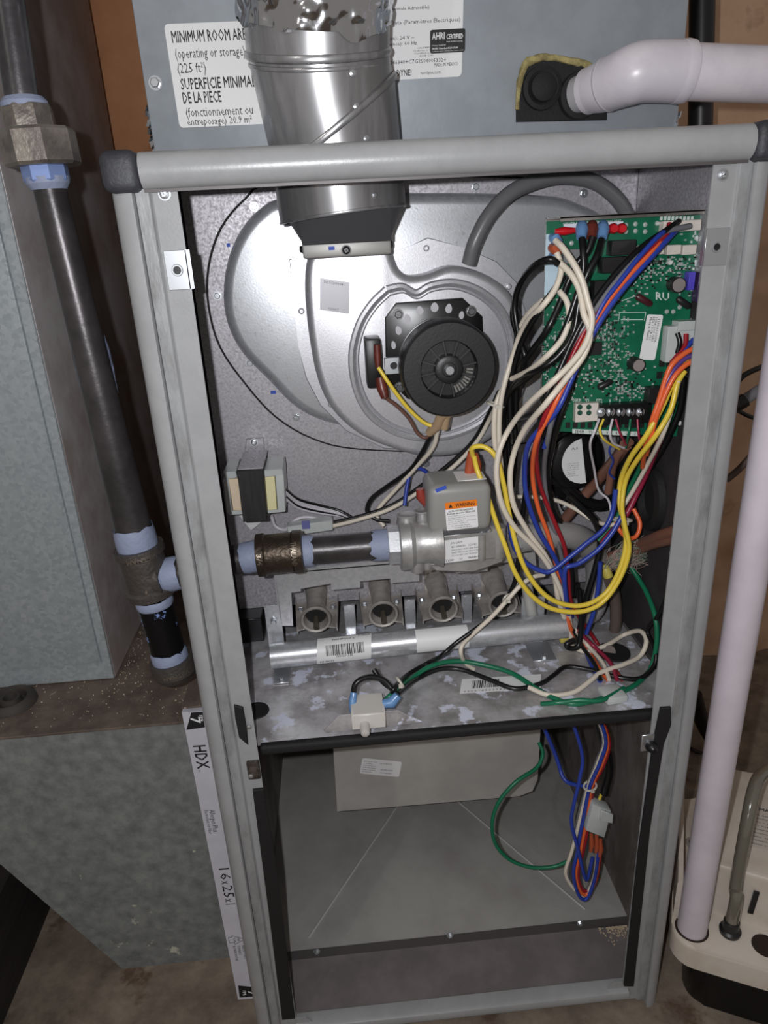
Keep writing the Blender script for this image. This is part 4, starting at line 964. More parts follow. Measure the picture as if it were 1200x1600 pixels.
for i in range(3):
    x = (bxs[i]+bxs[i+1])/2
    b = MB(); b.box((x-.006, .180, DZ+.001), (x+.006, .183, DZ+.035), .0005, 1); b.box((x-.005, .150, DZ+.0006), (x+.005, .184, DZ+.0022))
    b.build('divider_tab', galvp, label='small bright divider tab standing between burners, %s from the gas pipe' % ('first', 'second', 'third')[i], cat='bracket', group='divider tabs between burners')
BK = thing('burner_bracket', 'notched bright sheet-metal bracket spanning over the burners below the gas valve', 'bracket', at(630, 900, .122))
bk = [(430, 898), (600, 873), (720, 862), (836, 862), (838, 884), (800, 882), (798, 878), (762, 882), (762, 892), (712, 896), (712, 886), (655, 892), (655, 908), (610, 911), (610, 904), (563, 908), (563, 918), (517, 922), (517, 912), (470, 920), (470, 924), (455, 926), (458, 978), (441, 978)]
b = MB(); b.prism([at(x, y, .122) for x, y in bk], (0, .0014, 0), .0003, 1); b.build('front_plate', galvp, BK)
b = MB(); a0, a1 = at(430, 896, .122), at(836, 861, .122)
b.prism([a0, a1, a1+V((0, .045, .002)), a0+V((0, .045, .002))], (0, 0, -.0012)); b.build('top_plate', galvp, BK)
b = MB(); a2 = at(440, 978, .122); a0 = at(430, 898, .122)
b.prism([a0, a2, V((a2.x-.006, .165, a2.z-.004)), V((a0.x-.002, .165, a0.z))], (-.0012, 0, 0)); b.build('end_plate', galvp, BK)
b = MB(); p = at(400, 965, .19); b.box((IL, .175, .343), (p.x+.008, .198, .372), .001, 1); b.build('slot_shade_block', blackp, label='black insulation block in the corner beside the burners', cat='insulation')  # added block, its black stands for shade in the gap under the panel

# igniter tubes beside the last burner and pressure switch
b = MB(); b.tube([at(822, 908, .13), at(826, 932, .13), at(832, 965, .13)], [.0055, .006, .006], n=14, smooth=0); b.build('igniter_holder', M('frosted_tube', (176, 176, 172), .3), label='pale igniter holder standing at the wiring end of the burners', cat='igniter')
PS = thing('pressure_switch', 'round black pressure switch with half-moon white label below the circuit board', 'switch', at(897, 712, .16))
pc = at(890, 714, .155)
b = MB(); b.lathe(pc, (.12, -1, .05), [(0, .031), (.008, .031), (.009, .027), (.016, .027), (.018, .024), (.018, .010)], n=40); b.build('switch_body', M('gloss_black', (20, 20, 21), .3), PS)
b = MB(); nn = V((.12, -1, .05)).normalized(); u = V((1, .12, 0)).normalized(); v = u.cross(nn); v = v if v.z > 0 else -v
pts = []
for k in range(13):
    a = math.radians(98+k*180/12); pts.append(pc+nn*.0183+u*(.0225*math.cos(a)+.006)+v*.0225*math.sin(a))
b.prism(pts, nn*.0003); b.build('half_moon_label', white, PS)
f2 = Fr(pc+nn*.0187+u*-.011+v*.016, pc+nn*.0187+u*.002+v*.016, pc+nn*.0187+u*-.011+v*-.016)
b = MB(); [put(b, f2, *ln_, 0, .0003) for ln_ in greek(7, .0, .5, .9, .95, 19)]; put(b, f2, 'A.5', .3, .12, .5, .07, 0, .0003); b.build('lettering', ink, PS)
b = MB(); b.tube([at(872, 740, .15), at(900, 775, .15), at(935, 790, .15), at(960, 780, .155)], .006, n=12); b.build('switch_arm', M('gloss_black', (20, 20, 21), .3), PS)
fbox('mounting_bracket', [(862, 690), (880, 700), (905, 770), (930, 800), (880, 800), (860, 760)], .178, .1815, M('gloss_black', (20, 20, 21), .3), PS)
screw(PS, at(884, 792, .177), r=.003, style='slot')
b = MB(); p = atX(1022, 780, IR-.001); b.lathe(p, (-1, 0, 0), [(0, .025), (.006, .024), (.008, .018), (.003, .014)], n=32)
for v_q in b.bm.verts: v_q.co.z = p.z+(v_q.co.z-p.z)*1.25
b.build('wall_grommet', blackr, label='oval black rubber grommet in the cabinet side behind the wiring', cat='grommet')

# ------------------------------------------------------------------ door switch on the deck edge
DS = thing('door_switch', 'small white door safety switch on the front edge of the deck', 'switch', atZ(575, 1135, DZ))
fbox('switch_bracket', [(505, 1142), (530, 1118), (622, 1110), (660, 1128), (640, 1131), (510, 1146)], .013, .0142, deckm, DS, .0003)
sw = M('switch_white', (206, 202, 196), .4)
fbox('switch_body', [(549, 1118), (602, 1114), (604, 1137), (549, 1142)], .0045, .034, sw, DS, .001)
p = at(570, 1134, .003)
b = MB(); b.lathe(p+V((0, .003, 0)), (0, -1, -.1), [(0, .0042), (.010, .0042), (.012, .0036), (.0128, .002)], n=20); b.build('plunger', M('plunger_white', (190, 186, 182), .3), DS)
zt_ = at(575, 1116, .02).z+.001
sticker(DS, at(553, 1090, .034), at(596, 1088, .034), at(550, 1117, .010), 'switch_label', rad=0, lift=.0002, lines=greek(4, .1, .45, .9, .95, 41, .5), barcodes=[(.12, .15, .9, .38)])
blu = M('blue_sleeve', (110, 150, 196), .25, c2=(92, 130, 178), scale=40)
b = MB(); b.tube([at(552, 1112, .02), at(551, 1095, .024), at(553, 1082, .028)], [.0034, .0036, .003], n=10, smooth=0); b.build('blue_terminal', blu, DS)
b = MB(); b.tube([at(598, 1100, .02), at(612, 1098, .02), at(622, 1086, .022)], [.0040, .0052, .004], n=10, smooth=0); b.build('blue_terminal', blu, DS)
# ------------------------------------------------------------------ control board
BY = .075
CB = thing('control_board', 'green circuit board crowded with relays and connectors, mounted at the upper corner', 'circuit board', at(980, 520, BY))
cb = [at(854, 346, BY), at(1108, 335, BY), at(1082, 680, BY), at(846, 673, BY)]
for p_ in cb: p_.x = min(p_.x, IR-.001)
greenm = M('board_green', (16, 104, 74), .38, c2=(12, 92, 66), scale=60)
b = MB(); b.prism(cb, (0, .0016, 0), 0); b.build('board', greenm, CB)
b = MB(); t0, t1 = at(876, 335, BY-0.008), at(1125, 323, BY-0.008)
b.box((t0.x, BY-.008, min(t0.z, t1.z)-.0045), (IR-.002, BY-.0075, max(t0.z, t1.z)-.002)); b.box((t0.x, BY-.008, max(t0.z, t1.z)-.003), (IR-.002, BY+.030, max(t0.z, t1.z)-.0018))
b.box((t0.x, BY+.029, cb[3].z+.004), (IR-.002, BY+.030, max(t0.z, t1.z)-.0018)); b.build('mounting_tray', M('tray_steel', (150, 146, 140), .4, .5, c2=(110, 106, 102), scale=30), CB)
for x, y in ((870, 362), (862, 655), (1060, 660), (1045, 410)):
    b = MB(); p = at(x, y, BY-.0003); b.lathe(p, (0, -1, 0), [(0, .0020), (.003, .0018)], n=12); b.build('standoff', M('standoff_white', (210, 212, 208), .4), CB)
def pb(name, x0, y0, x1, y1, h, mat, bev=.0004, sk=0, label=None):
    """component on the board: picture box, height h"""
    Yt = BY-.0002-h; a, c = at(x0, y0, BY), at(x1, y1, BY); d = (y1-y0)
    b = MB(); b.box((a.x, Yt, c.z), (c.x, BY, a.z), bev, 1); return b.build(name, mat, CB, label=label)
relay = M('relay_black', (34, 32, 33), .4); silk = M('silkscreen', (206, 216, 210), .6); conw = M('connector_white', (214, 206, 196), .4)
for q in ((948, 376, 984, 397), (934, 402, 974, 424), (922, 438, 954, 466), (878, 390, 912, 410), (884, 416, 912, 436)): pb('relay', *q, .011 if q[0] > 920 else .005, relay if q[0] > 920 else M('relay_grey', (120, 122, 122), .4))
for x0 in (994, 1012, 1038, 1062): pb('white_relay', x0, 383, x0+20, 397, .006, conw)
pb('terminal_row', 880, 350, 972, 358, .002, M('strip_label', (206, 212, 220), .5))
pb('side_label', 853, 366, 872, 460, .0006, M('pale_blue_label', (186, 208, 220), .5))
hd = pb('header_connector', 1030, 346, 1087, 360, .008, conw)
for i in range(9):
    b = MB(); p = at(1033+i*6, 341, BY-.0005); b.box(p-V((.0010, .0006, .0014)), p+V((.0010, 0, .0014))); b.build('pin_mark', silk, CB)
pb('plug_connector', 1036, 508, 1085, 560, .010, M('milky_plastic', (196, 200, 198), .3))
pb('plug_connector', 1050, 500, 1088, 512, .012, MATS['milky_plastic'])
pb('square_chip', 919, 535, 939, 554, .0015, relay)
pb('transistor', 1007, 603, 1031, 627, .009, relay)
for i, (x, y, sx_, sy_) in enumerate(((994, 462, 1018, 476), (1058, 466, 1078, 480), (936, 595, 956, 606))):
    b = MB(); p, q = at(x, y, BY-.003), at(sx_, sy_ if i < 2 else y, BY-.003)
    if i == 2: p, q = at(934, 606, BY-.003), at(956, 595, BY-.003)
    b.tube([p, p.lerp(q, .12), p.lerp(q, .88), q], [.0016, .0028, .0028, .0016], n=12, smooth=0); b.build('axial_component', M('dark_red_part', (70, 30, 34), .35) if i == 0 else relay, CB)
def cap(x, y, r, h, top=(196, 186, 184)):
    p = at(x, y, BY); b = MB(); b.lathe(p, (0, -1, 0), [(0, r), (h*.8, r), (h*.84, r*.94), (h*.88, r), (h, r*.97)], n=24); o = b.build('capacitor', relay, CB)
    b = MB(); b.lathe(p+V((0, -h, 0)), (0, -1, 0), [(0, r*.86), (.0003, r*.84)], n=20); b.build('capacitor_top', M('cap_top', top, .35, .6), o)
cap(1052, 444, .0060, .010); cap(989, 567, .0055, .012)
pb('blue_capacitor', 1070, 424, 1077, 452, .008, M('cap_violet', (84, 74, 190), .4))
pb('dark_connector', 1084, 424, 1094, 470, .009, M('dark_violet', (60, 44, 80), .4))
redm = M('red_fuse', (190, 24, 34), .25)
b = MB(); b.tube([at(867, 362, BY-0.008), at(882, 361, BY-0.008), at(898, 360, BY-0.008)], [.002, .0032, .002], n=10, smooth=4); b.build('red_varistor', redm, CB)
for x in (956, 969):
    b = MB(); b.lathe(at(x, 357, BY-0.004), (0, -1, 0), [(0, .0036), (.004, .0038), (.006, .0028)], n=16); b.build('red_cap', redm, CB)
for x, m_ in ((909, blu), (925, spade), (942, blu)):
    b = MB(); b.tube([at(x, 352, BY-0.002), at(x, 360, BY-0.012), at(x-1, 372, BY-0.016)], [.0042, .0050, .0036], n=12, smooth=0); b.build('spade_terminal', m_, CB)
for (x, y, m_) in ((867, 374, blu), (866, 390, MATS['orange_spade']), (866, 404, blu)):
    b = MB(); b.tube([at(x-4, y-3, BY-0.003), at(x+2, y, BY-0.01), at(x+7, y+6, BY-0.013)], [.0034, .0042, .003], n=12, smooth=0); b.build('spade_terminal', m_, CB)
# thermostat terminals
pb('terminal_block', 931, 630, 1009, 656, .009, M('terminal_black', (18, 18, 19), .35))
pb('white_terminal', 896, 629, 930, 655, .006, conw)
for x, y in ((906, 636), (906, 645), (920, 636), (920, 645)):
    b = MB(); p = at(x, y, BY-.0064); b.lathe(p, (0, -1, 0), [(0, .0022), (.0008, .002)], n=14); b.build('green_screw', M('green_pin', (30, 78, 62), .35), CB)
for x in (939, 954, 970, 985, 1000): screw(CB, at(x, 644, BY-.0095), r=.0030, style='cross')
for i in range(4): 
    x = 946+i*15.5; pb('barrier_rib', x, 630, x+2, 656, .0115, M('terminal_black', (18, 18, 19), .35))
for i in range(12):
    x = 884+i*11.5; pb('chip_resistor', x, 660, x+6, 668, .0012, relay, .0001)
    if i % 2 == 0: pass
for x, y in ((1030, 562), (1041, 562), (1026, 581), (1037, 581)): pb('chip_resistor', x, y, x+7, y+10, .0014, relay, .0001)
b = MB(); fr = Fr(at(885, 669, BY-.0004), at(1000, 674, BY-.0004), at(885, 677, BY-.0004))
slab(b, fr, .08, .1, 1, .95, 0, .0001); b.build('legend_strip', silk, CB)
b = MB()
for t_, u_q in (('DEHUM', .12), ('Y1', .30), ('Y/Y2', .38), ('W', .54), ('R', .67), ('G', .80), ('C', .92)): put(b, fr, t_, u_q, .85, .03*len(t_)*.75, .6, 1, .0003)
b.build('legend_lettering', ink, CB)
b = MB(); fr = Fr(at(895, 621, BY-.0004), at(1010, 623, BY-.0004), at(895, 629, BY-.0004))
for t_, u_q in (('DEHUM', .0), ('Y1', .17), ('Y/Y2', .31), ('W', .49), ('R', .63), ('G', .77), ('C', .92)): put(b, fr, t_, u_q, .9, .022*len(t_), .75, 1, .0003)
fr = Fr(at(1020, 455, BY-.0004), at(1050, 457, BY-.0004), at(1020, 470, BY-.0004)); put(b, fr, 'RU', .15, .85, .7, .8, 1, .0003)
fr = Fr(at(878, 346, BY-.0025), at(972, 341, BY-.0025), at(878, 352, BY-.0025))
put(b, fr, 'NEUTRALS', .02, .95, .3, .6, 0, .0004); put(b, fr, 'LINE XFMR', .38, .95, .3, .6, 0, .0004); put(b, fr, 'COOL HEAT', .72, .95, .26, .6, 0, .0004)
for x, y, x2, y2 in ((972, 500, 1008, 500), (972, 470, 1000, 460), (1085, 352, 1094, 360), (1094, 360, 1094, 395), (1094, 395, 1085, 400), (846, 640, 890, 640), (846, 648, 886, 648), (968, 488, 1012, 488), (970, 488, 968, 502), (1012, 488, 1010, 502)):
    line(b, Fr(at(900, 400, BY), at(1000, 400, BY), at(900, 500, BY)), ((x-900)/100, (y-400)/100), ((x2-900)/100, (y2-400)/100), .0005, .0004)
b.build('silkscreen_print', silk, CB, kind='stuff')
# the hundreds of tiny soldered parts
avoid = [(1015, 450, 1055, 475), (990, 485, 1040, 568), (1030, 500, 1090, 560), (990, 380, 1085, 400), (1028, 338, 1090, 362), (928, 625, 1012, 660), (890, 625, 932, 658), (915, 532, 942, 558), (1005, 600, 1034, 630), (876, 346, 975, 380), (853, 362, 874, 462), (920, 370, 985, 468), (876, 388, 914, 438)]
lite, dk = MB(), MB(); n_ = 0
cl_ = [(960, 590, 26, 14), (900, 580, 28, 22), (920, 520, 22, 26), (950, 540, 26, 30), (1010, 420, 34, 14), (990, 440, 20, 18), (880, 500, 22, 26), (875, 610, 25, 22), (960, 520, 18, 34), (1075, 410, 14, 30), (1060, 600, 16, 20), (985, 610, 22, 12), (1020, 412, 40, 8), (870, 560, 15, 30), (930, 500, 14, 20)]
while n_ < 1250:
    c = rnd.choice(cl_); x, y = rnd.gauss(c[0], c[2]), rnd.gauss(c[1], c[3])
    x = round(x/3)*3; y = round(y/3)*3
    if x < 852-(y-346)*.03 or x > 1094-(y-340)*.08 or y < 350 or y > 655 or any(a[0] < x < a[2] and a[1] < y < a[3] for a in avoid): continue
    n_ += 1; p = at(x, y, BY-.0004); s_ = rnd.uniform(.0004, .0009); t_ = rnd.uniform(.0004, .0009)
    (lite if rnd.random() < .8 else dk).box(p-V((s_, .0006, t_)), p+V((s_, .0004, t_)))
lite.build('solder_and_chips', M('solder_bright', (200, 208, 204), .3, .4), CB, kind='stuff'); dk.build('tiny_dark_chips', relay, CB, kind='stuff')
for x, y in ((993, 350), (1008, 351), (993, 361), (1008, 362), (978, 352), (978, 362), (1027, 349), (1088, 372), (893, 380), (1052, 487), (1042, 487), (1062, 480)):
    b = MB(); p = at(x, y, BY-.0002); b.lathe(p, (0, -1, 0), [(0, .0019), (.0006, .0015), (.0008, .0005)], n=10); b.build('solder_pad', MATS['solder_bright'], CB)
sticker(CB, at(1011, 491, BY-0.0014), at(1036, 492, BY-0.0014), at(998, 562, BY-0.0014), 'board_sticker', rad=.0016, lift=.0004, vert=True, lines=[
    ('1184-83-2005A', .72, .10, .50, .14), ('1154-200 GR1', .54, .06, .52, .14), ('REV 1 PCB 021', .37, .05, .50, .14), ('Made in Mexico', .20, .06, .50, .14, 1)])

# ------------------------------------------------------------------ wiring
WC = {'white': M('wire_ivory', (222, 212, 196), .38), 'black': M('wire_black', (20, 20, 21), .3), 'red': M('wire_red', (152, 32, 42), .35), 'blue': M('wire_blue', (44, 66, 160), .35),
      'orange': M('wire_orange', (232, 104, 56), .35), 'yellow': M('wire_yellow', (232, 204, 72), .35), 'grey': M('wire_grey', (112, 112, 116), .35), 'green': M('wire_green', (22, 110, 78), .35),
      'brown': M('wire_brown', (112, 80, 68), .4), 'purple': M('wire_purple', (84, 60, 130), .35), 'maroon': M('wire_maroon', (150, 40, 66), .35), 'pale': M('wire_pale', (204, 200, 206), .35), 'copper': M('copper_jacket', (126, 88, 74), .4)}
def sst(t): t = max(0., min(1., t)); return t*t*(3-2*t)
def lift_(x, y, Y):
    '''wires in front of the circuit board lie nearer the opening, as the board does'''
    return Y-.046*sst((x-795)/60)*sst((760-y)/90)
def wire(col, pts, lab, r=.0023, Y=None, n=8, group=None, cat='wire'):
    P = []
    if pts[0][:2] == (0, 0): pts = pts[1:]
    for k, p in enumerate(pts):
        P.append(V(p[2]) if len(p) == 3 and not isinstance(p[2], (int, float)) else at(p[0], p[1], lift_(p[0], p[1], p[2] if len(p) > 2 else Y)))
    lim = IR-.0012-r
    for k, p in enumerate(pts):
        if P[k].x > lim: q = atX(p[0], p[1], lim-.0005); P[k] = q if q.z > DZ+r else V((lim-.0005, P[k].y, P[k].z))
    b = MB(); b.tube(P, r, n=n, smooth=5); o = b.build(('tube' if cat == 'tube' else 'wire'), WC[col], label=lab, cat=cat, group=group, angle=80)
    return o
def deck(x, y, h=.0025): 
    p = atZ(x, y, DZ+h); return (x, y, p)
# coloured bundle from the header down to the deck
def off(path, dx, dy, dY=0): return [(x+dx*(1 if abs(dx) else 0), y+dy, Y+dY) for x, y, Y in path]
top_ = [(1056, 352, .112), (1042, 364, .104), (1010, 392, .098), (978, 425, .092), (948, 462, .088), (922, 502, .086), (900, 545, .085), (880, 590, .083), (858, 635, .082)]
def top(dx, dy, sp=0): return [(x+(sp if i == 0 else sp*.6 if i == 1 else 0)+dx*k, y+dy*k, Y) for i, ((x, y, Y), k) in enumerate(zip(top_, (.9, .8, .9, 1, 1, 1, 1, 1, 1)))]
wire('black', top(-8, -7, 12)+[(838, 690, .090), (822, 740, .094)], 'black wire on the upper edge of the rainbow ribbon crossing the board', .0023)
wire('grey', [(1079, 353, .108)]+top(-2, -2)[1:6]+[(888, 552, .088), (872, 620, .090), (857, 680, .092), (850, 740, .094), (858, 800, .098), (872, 850, .100), (882, 890, .102), (890, 940, .100)], 'grey wire in the ribbon crossing the board, hanging straight to the deck', .0022)
wire('red', [(1046, 350, .110)]+top(-2, 3)[1:]+[(842, 680, .086), (838, 720, .088), (846, 765, .090), (866, 815, .092), (882, 855, .094), (888, 900, .096), (894, 945, .1), deck(930, 1000), deck(960, 1045), deck(972, 1062)], 'red wire in the ribbon from the board header to the deck hole', .0021)
wire('orange', top(4, 6, -14)+[(838, 690, .082), (832, 740, .084), (840, 790, .086), (858, 840, .090), (868, 880, .092), (880, 930, .096), (893, 985, .1), deck(915, 1010), deck(940, 1050), deck(950, 1062)], 'orange wire in the ribbon from the board header to the deck hole', .0021)
wire('blue', top(10, 9, -8)+[(828, 690, .080), (820, 735, .082), (824, 780, .084), (842, 830, .088), (866, 870, .090), (880, 905, .092), (888, 945, .098), deck(905, 995), deck(925, 1040), deck(938, 1064)], 'blue wire on the lower edge of the ribbon from board header to deck', .0023)
wire('blue', [(1055, 350, .110), (1030, 368, .1), (1000, 400, .094), (968, 440, .088), (938, 482, .086), (905, 560, .087), (870, 640, .088), (850, 700, .09)], 'second blue wire nested inside the ribbon near the board header', .0019)
# ivory wires
wire('white', [(868, 376, .106), (880, 388, .098), (898, 415, .090), (910, 440, .086), (918, 470, .083), (925, 500, .080), (916, 535, .077), (895, 565, .074), (862, 598, .072), (825, 632, .070), (797, 668, .069), (780, 705, .068), (776, 745, .068), (785, 790, .070), (806, 826, .074), (838, 858, .078), (862, 892, .082), (880, 932, .086), (890, 968, .1), (893, 1000, .105)], 'long ivory wire crossing over the ribbon, outermost of the pair sweeping to the manifold', .0025)
wire('white', [(872, 408, .105), (892, 428, .096), (906, 455, .090), (912, 490, .084), (922, 520, .079), (912, 555, .077), (884, 592, .076), (852, 632, .074), (822, 668, .073), (804, 705, .072), (797, 745, .072), (803, 790, .074), (826, 832, .078), (852, 868, .082), (866, 900, .086), (872, 935, .090), (882, 965, .098)], 'long ivory wire running beside its twin, innermost of the sweeping pair', .0025)
wire('white', [(870, 395, .108), (877, 420, .104), (868, 450, .1), (848, 478, .098), (826, 500, .098), (812, 525, .100), (800, 560, .102), (788, 600, .1), (781, 640, .1), (780, 690, .1), (784, 740, .1)], 'ivory wire leaving the side terminals and dropping between blower and board', .0024)
wire('white', [(874, 455, .106), (886, 472, .100), (889, 500, .096), (878, 530, .094), (856, 555, .094), (828, 578, .096), (800, 592, .1)], 'short ivory wire curving off the board edge towards the blower', .0024)
wire('white', [(848, 470, .112), (830, 486, .110), (815, 508, .108), (806, 545, .108), (793, 590, .106), (775, 632, .104), (772, 680, .104), (778, 730, .104)], 'ivory wire tied by the clear cable tie beside the fan motor', .0024)
# black wires
bk_w = [
 ([(909, 372, .103), (911, 395, .098), (911, 425, .096), (900, 465, .096), (882, 515, .096), (855, 560, .098), (825, 590, .100), (795, 615, .104), (786, 660, .108), (790, 720, .110), (792, 780, .11)], 'black wire from the first blue spade terminal on the board top edge'),
 ([(926, 370, .103), (918, 392, .102), (902, 412, .104), (888, 440, .106), (872, 480, .104), (852, 520, .104), (826, 555, .106), (806, 590, .108), (800, 640, .11), (806, 690, .112), (800, 760, .112)], 'black wire from the brown spade terminal on the board top edge'),
 ([(940, 374, .102), (932, 400, .094), (916, 432, .092), (905, 470, .094), (896, 520, .092), (872, 556, .092), (842, 578, .094), (812, 592, .098), (790, 625, .104), (780, 680, .108), (784, 730, .11)], 'black wire from the second blue spade terminal on the board top edge'),
 ([(868, 408, .106), (846, 410, .104), (822, 428, .104), (806, 460, .106), (801, 495, .108), (808, 525, .108), (803, 560, .108), (794, 600, .110), (792, 650, .112), (795, 720, .114)], 'black wire making the wide loop off the board edge near the blower rim'),
 ([(872, 412, .103), (858, 405, .102), (834, 416, .102), (812, 444, .102), (804, 480, .104), (812, 530, .104), (820, 560, .106), (808, 600, .108), (806, 660, .112)], 'second black wire of the wide loop off the board edge'),
 ([(880, 430, .104), (868, 450, .102), (846, 480, .100), (822, 520, .100), (808, 555, .102), (797, 605, .104), (798, 665, .106)], 'black wire slanting from the board side label towards the tied bundle'),
 ([(905, 560, .100), (890, 610, .1), (872, 660, .102), (862, 700, .106), (856, 740, .108), (862, 790, .11), (880, 830, .112), (892, 880, .112), (896, 930, .112)], 'black wire hanging under the ribbon behind the grey wire'),
 ([(895, 570, .1), (875, 620, .104), (850, 670, .108), (832, 720, .112), (820, 780, .114), (812, 850, .114), (806, 905, .116), (790, 940, .118)], 'black wire dropping behind the ivory pair to the last burner'),
 ([(790, 720, .112), (786, 770, .112), (800, 800, .112), (808, 860, .11)], 'short black wire end behind the gas valve cover'),
 ([(888, 775, .112), (905, 790, .110), (930, 815, .11), (938, 850, .108), (930, 890, .106), (918, 930, .104), (910, 965, .104), (904, 995, .106)], 'thick black cable running down from the pressure switch'),
]
for pts, lb_ in bk_w: wire('black', pts, lb_, .0026 if 'thick' not in lb_ else .0032)
# blue, yellow loops
wire('blue', [(962, 765, .085), (957, 800, .083), (944, 826, .080), (915, 850, .078), (888, 872, .077), (862, 892, .077), (845, 892, .078), (820, 878, .080), (802, 850, .084), (796, 810, .09)], 'blue wire looping from the tied bundle past the gas valve', .0023)
wire('blue', [(975, 800, .082), (958, 830, .079), (935, 858, .077), (905, 880, .076), (885, 887, .076), (882, 905, .078), (884, 930, .082), (888, 960, .09)], 'lower blue wire loop crossing the ribbon above the manifold end', .0023)
wire('blue', [(938, 878, .10), (935, 915, .10), (928, 955, .1), (916, 990, .104)], 'blue wire standing behind the yellow loop', .0023)
wire('yellow', [(739, 712, .094), (738, 700, .088), (756, 698, .084), (775, 714, .080), (786, 752, .078), (795, 800, .076), (806, 850, .072), (824, 895, .070), (852, 930, .068), (885, 945, .068), (918, 944, .068), (948, 925, .070), (968, 890, .072), (978, 850, .076), (974, 815, .080), (968, 785, .084), (970, 750, .088), (985, 715, .092), (1010, 680, .095), (1035, 635, .098), (1050, 600, .1), (1062, 575, .1), (1080, 555, .104)], 'yellow wire looping right across from the valve terminals, upper one', .0023)
wire('yellow', [(741, 714, .094), (746, 735, .086), (760, 770, .080), (775, 815, .076), (790, 855, .070), (805, 895, .067), (830, 930, .066), (862, 951, .066), (905, 956, .066), (940, 942, .068), (968, 905, .070), (983, 860, .073), (976, 820, .076), (972, 790, .080), (978, 750, .084), (998, 715, .088), (1025, 680, .092), (1048, 640, .095), (1058, 600, .098), (1070, 580, .1)], 'yellow wire looping lowest across the manifold from the valve', .0023)
# bundle from the side connector
wire('orange', [(1090, 542, .098), (1070, 552, .097), (1050, 570, .096), (1040, 592, .096), (1030, 625, .096), (1018, 660, .097), (1008, 700, .098), (1004, 730, .1)], 'orange wire curving out of the side connector, upper one', .0022)
wire('orange', [(1090, 562, .097), (1072, 570, .095), (1054, 588, .094), (1040, 615, .094), (1026, 650, .095), (1016, 685, .096), (1010, 710, .098)], 'orange wire curving out of the side connector, lower one', .0022)
wire('purple', [(1090, 552, .098), (1068, 562, .097), (1050, 582, .096), (1038, 606, .096), (1030, 635, .098)], 'violet wire between the two orange wires at the side connector', .0021)
wire('blue', [(1084, 530, .106), (1068, 548, .102), (1055, 568, .1)], 'short blue wire leaving the clear side connector', .002)
wire('red', [(1072, 522, .106), (1070, 540, .103), (1058, 556, .101), (1048, 568, .1)], 'short red wire leaving the clear side connector', .002)
wire('black', [(1058, 520, .106), (1062, 535, .104), (1058, 552, .102)], 'short black wire leaving the clear side connector', .002)
wire('green', [(1046, 600, .1), (1032, 640, .102), (1018, 680, .104), (1000, 730, .106), (980, 770, .106), (962, 812, .106), (935, 845, .106)], 'dark green wire within the side bundle above the cable tie', .0021)
wire('white', [(1060, 595, .098), (1052, 630, .099), (1035, 680, .1), (1012, 725, .1), (990, 765, .1), (968, 800, .098)], 'ivory wire within the side bundle of yellow and green wires', .0021)
wire('maroon', [(1030, 690, .104), (1014, 730, .104), (998, 765, .102), (976, 808, .1), (952, 835, .1), (940, 850, .1)], 'dark red wire under the yellow pair in the side bundle', .0028)
wire('black', [(1068, 590, .102), (1062, 640, .106), (1040, 690, .108), (1010, 740, .108), (985, 785, .108), (970, 815, .108)], 'black wire at the outer side of the side connector bundle', .0026)
wire('orange', [(990, 795, .1), (1000, 818, .092), (994, 838, .088), (980, 840, .088), (968, 828, .090), (963, 815, .096)], 'small orange wire ring at the tied bundle', .0021)
wire('orange', [(1002, 845, .11), (1020, 848, .10), (1045, 846, .07), (1085, 840, .045)], 'orange wire end running behind the frame', .0020)
wire('white', [(780, 780, .14), (815, 776, .14), (862, 780, .135), (895, 793, .13), (925, 812, .12), (950, 820, .1), (975, 816, .094)], 'ivory wire crossing behind the bundles below the pressure switch', .0021)
wire('black', [(870, 778, .14), (890, 790, .137), (912, 805, .13), (940, 822, .115)], 'black wire crossing with the ivory one below the pressure switch', .0019)
# cable ties
def tie(par_label, x, y, Y, R, ax_=(0, .3, 1)):
    b = MB(); b.ring(at(x, y, Y), ax_, R, .0011, 20, 6); p = at(x, y, Y)+V((0, -R-.001, 0)); b.box(p-V((.0018, .0012, .0014)), p+V((.0018, .0012, .0014)))
    b.build('cable_tie', M('tie_clear', (206, 202, 190), .3), label=par_label, cat='cable tie')
tie('clear cable tie round the bundle beside the fan motor', 774, 632, .106, .0075, (.3, 0, 1)); tie('pale cable tie gathering the yellow and red bundle', 972, 812, .090, .0085, (.1, .2, 1))
# thermostat wires
wire('pale', [(936, 655, .110), (930, 672, .104), (922, 695, .1), (928, 730, .1), (935, 765, .1), (950, 780, .1), (955, 800, .1)], 'thin white thermostat wire, first from the white terminal block', .0011)
wire('yellow', [(943, 655, .110), (937, 672, .106), (945, 688, .104), (968, 702, .11)], 'thin yellow thermostat wire', .0010)
wire('pale', [(957, 655, .110), (953, 675, .104), (958, 692, .104), (975, 700, .108)], 'thin white thermostat wire beside the red one', .0011)
wire('maroon', [(962, 655, .110), (968, 675, .106), (978, 695, .108)], 'thin red thermostat wire, nearest the white one', .0010)
wire('green', [(985, 655, .110), (982, 678, .106), (978, 700, .11)], 'thin green thermostat wire', .0010)
wire('maroon', [(996, 655, .110), (998, 680, .106), (1002, 705, .108), (996, 740, .115)], 'thin red thermostat wire at the far end terminal', .0010)
wire('copper', [(978, 695, .12), (960, 720, .13), (930, 755, .145), (900, 790, .155), (880, 815, .165)], 'brown thermostat cable slanting down behind the pressure switch', .0055, cat='cable')
wire('copper', [(985, 690, .118), (965, 712, .118), (955, 740, .115), (950, 770, .115)], 'reddish thermostat cable sheath below the terminals', .0036, cat='cable')
wire('blue', [(958, 690, .112), (952, 705, .108), (958, 720, .106), (952, 738, .106), (960, 748, .108)], 'pale blue twisted thermostat strand', .0010)
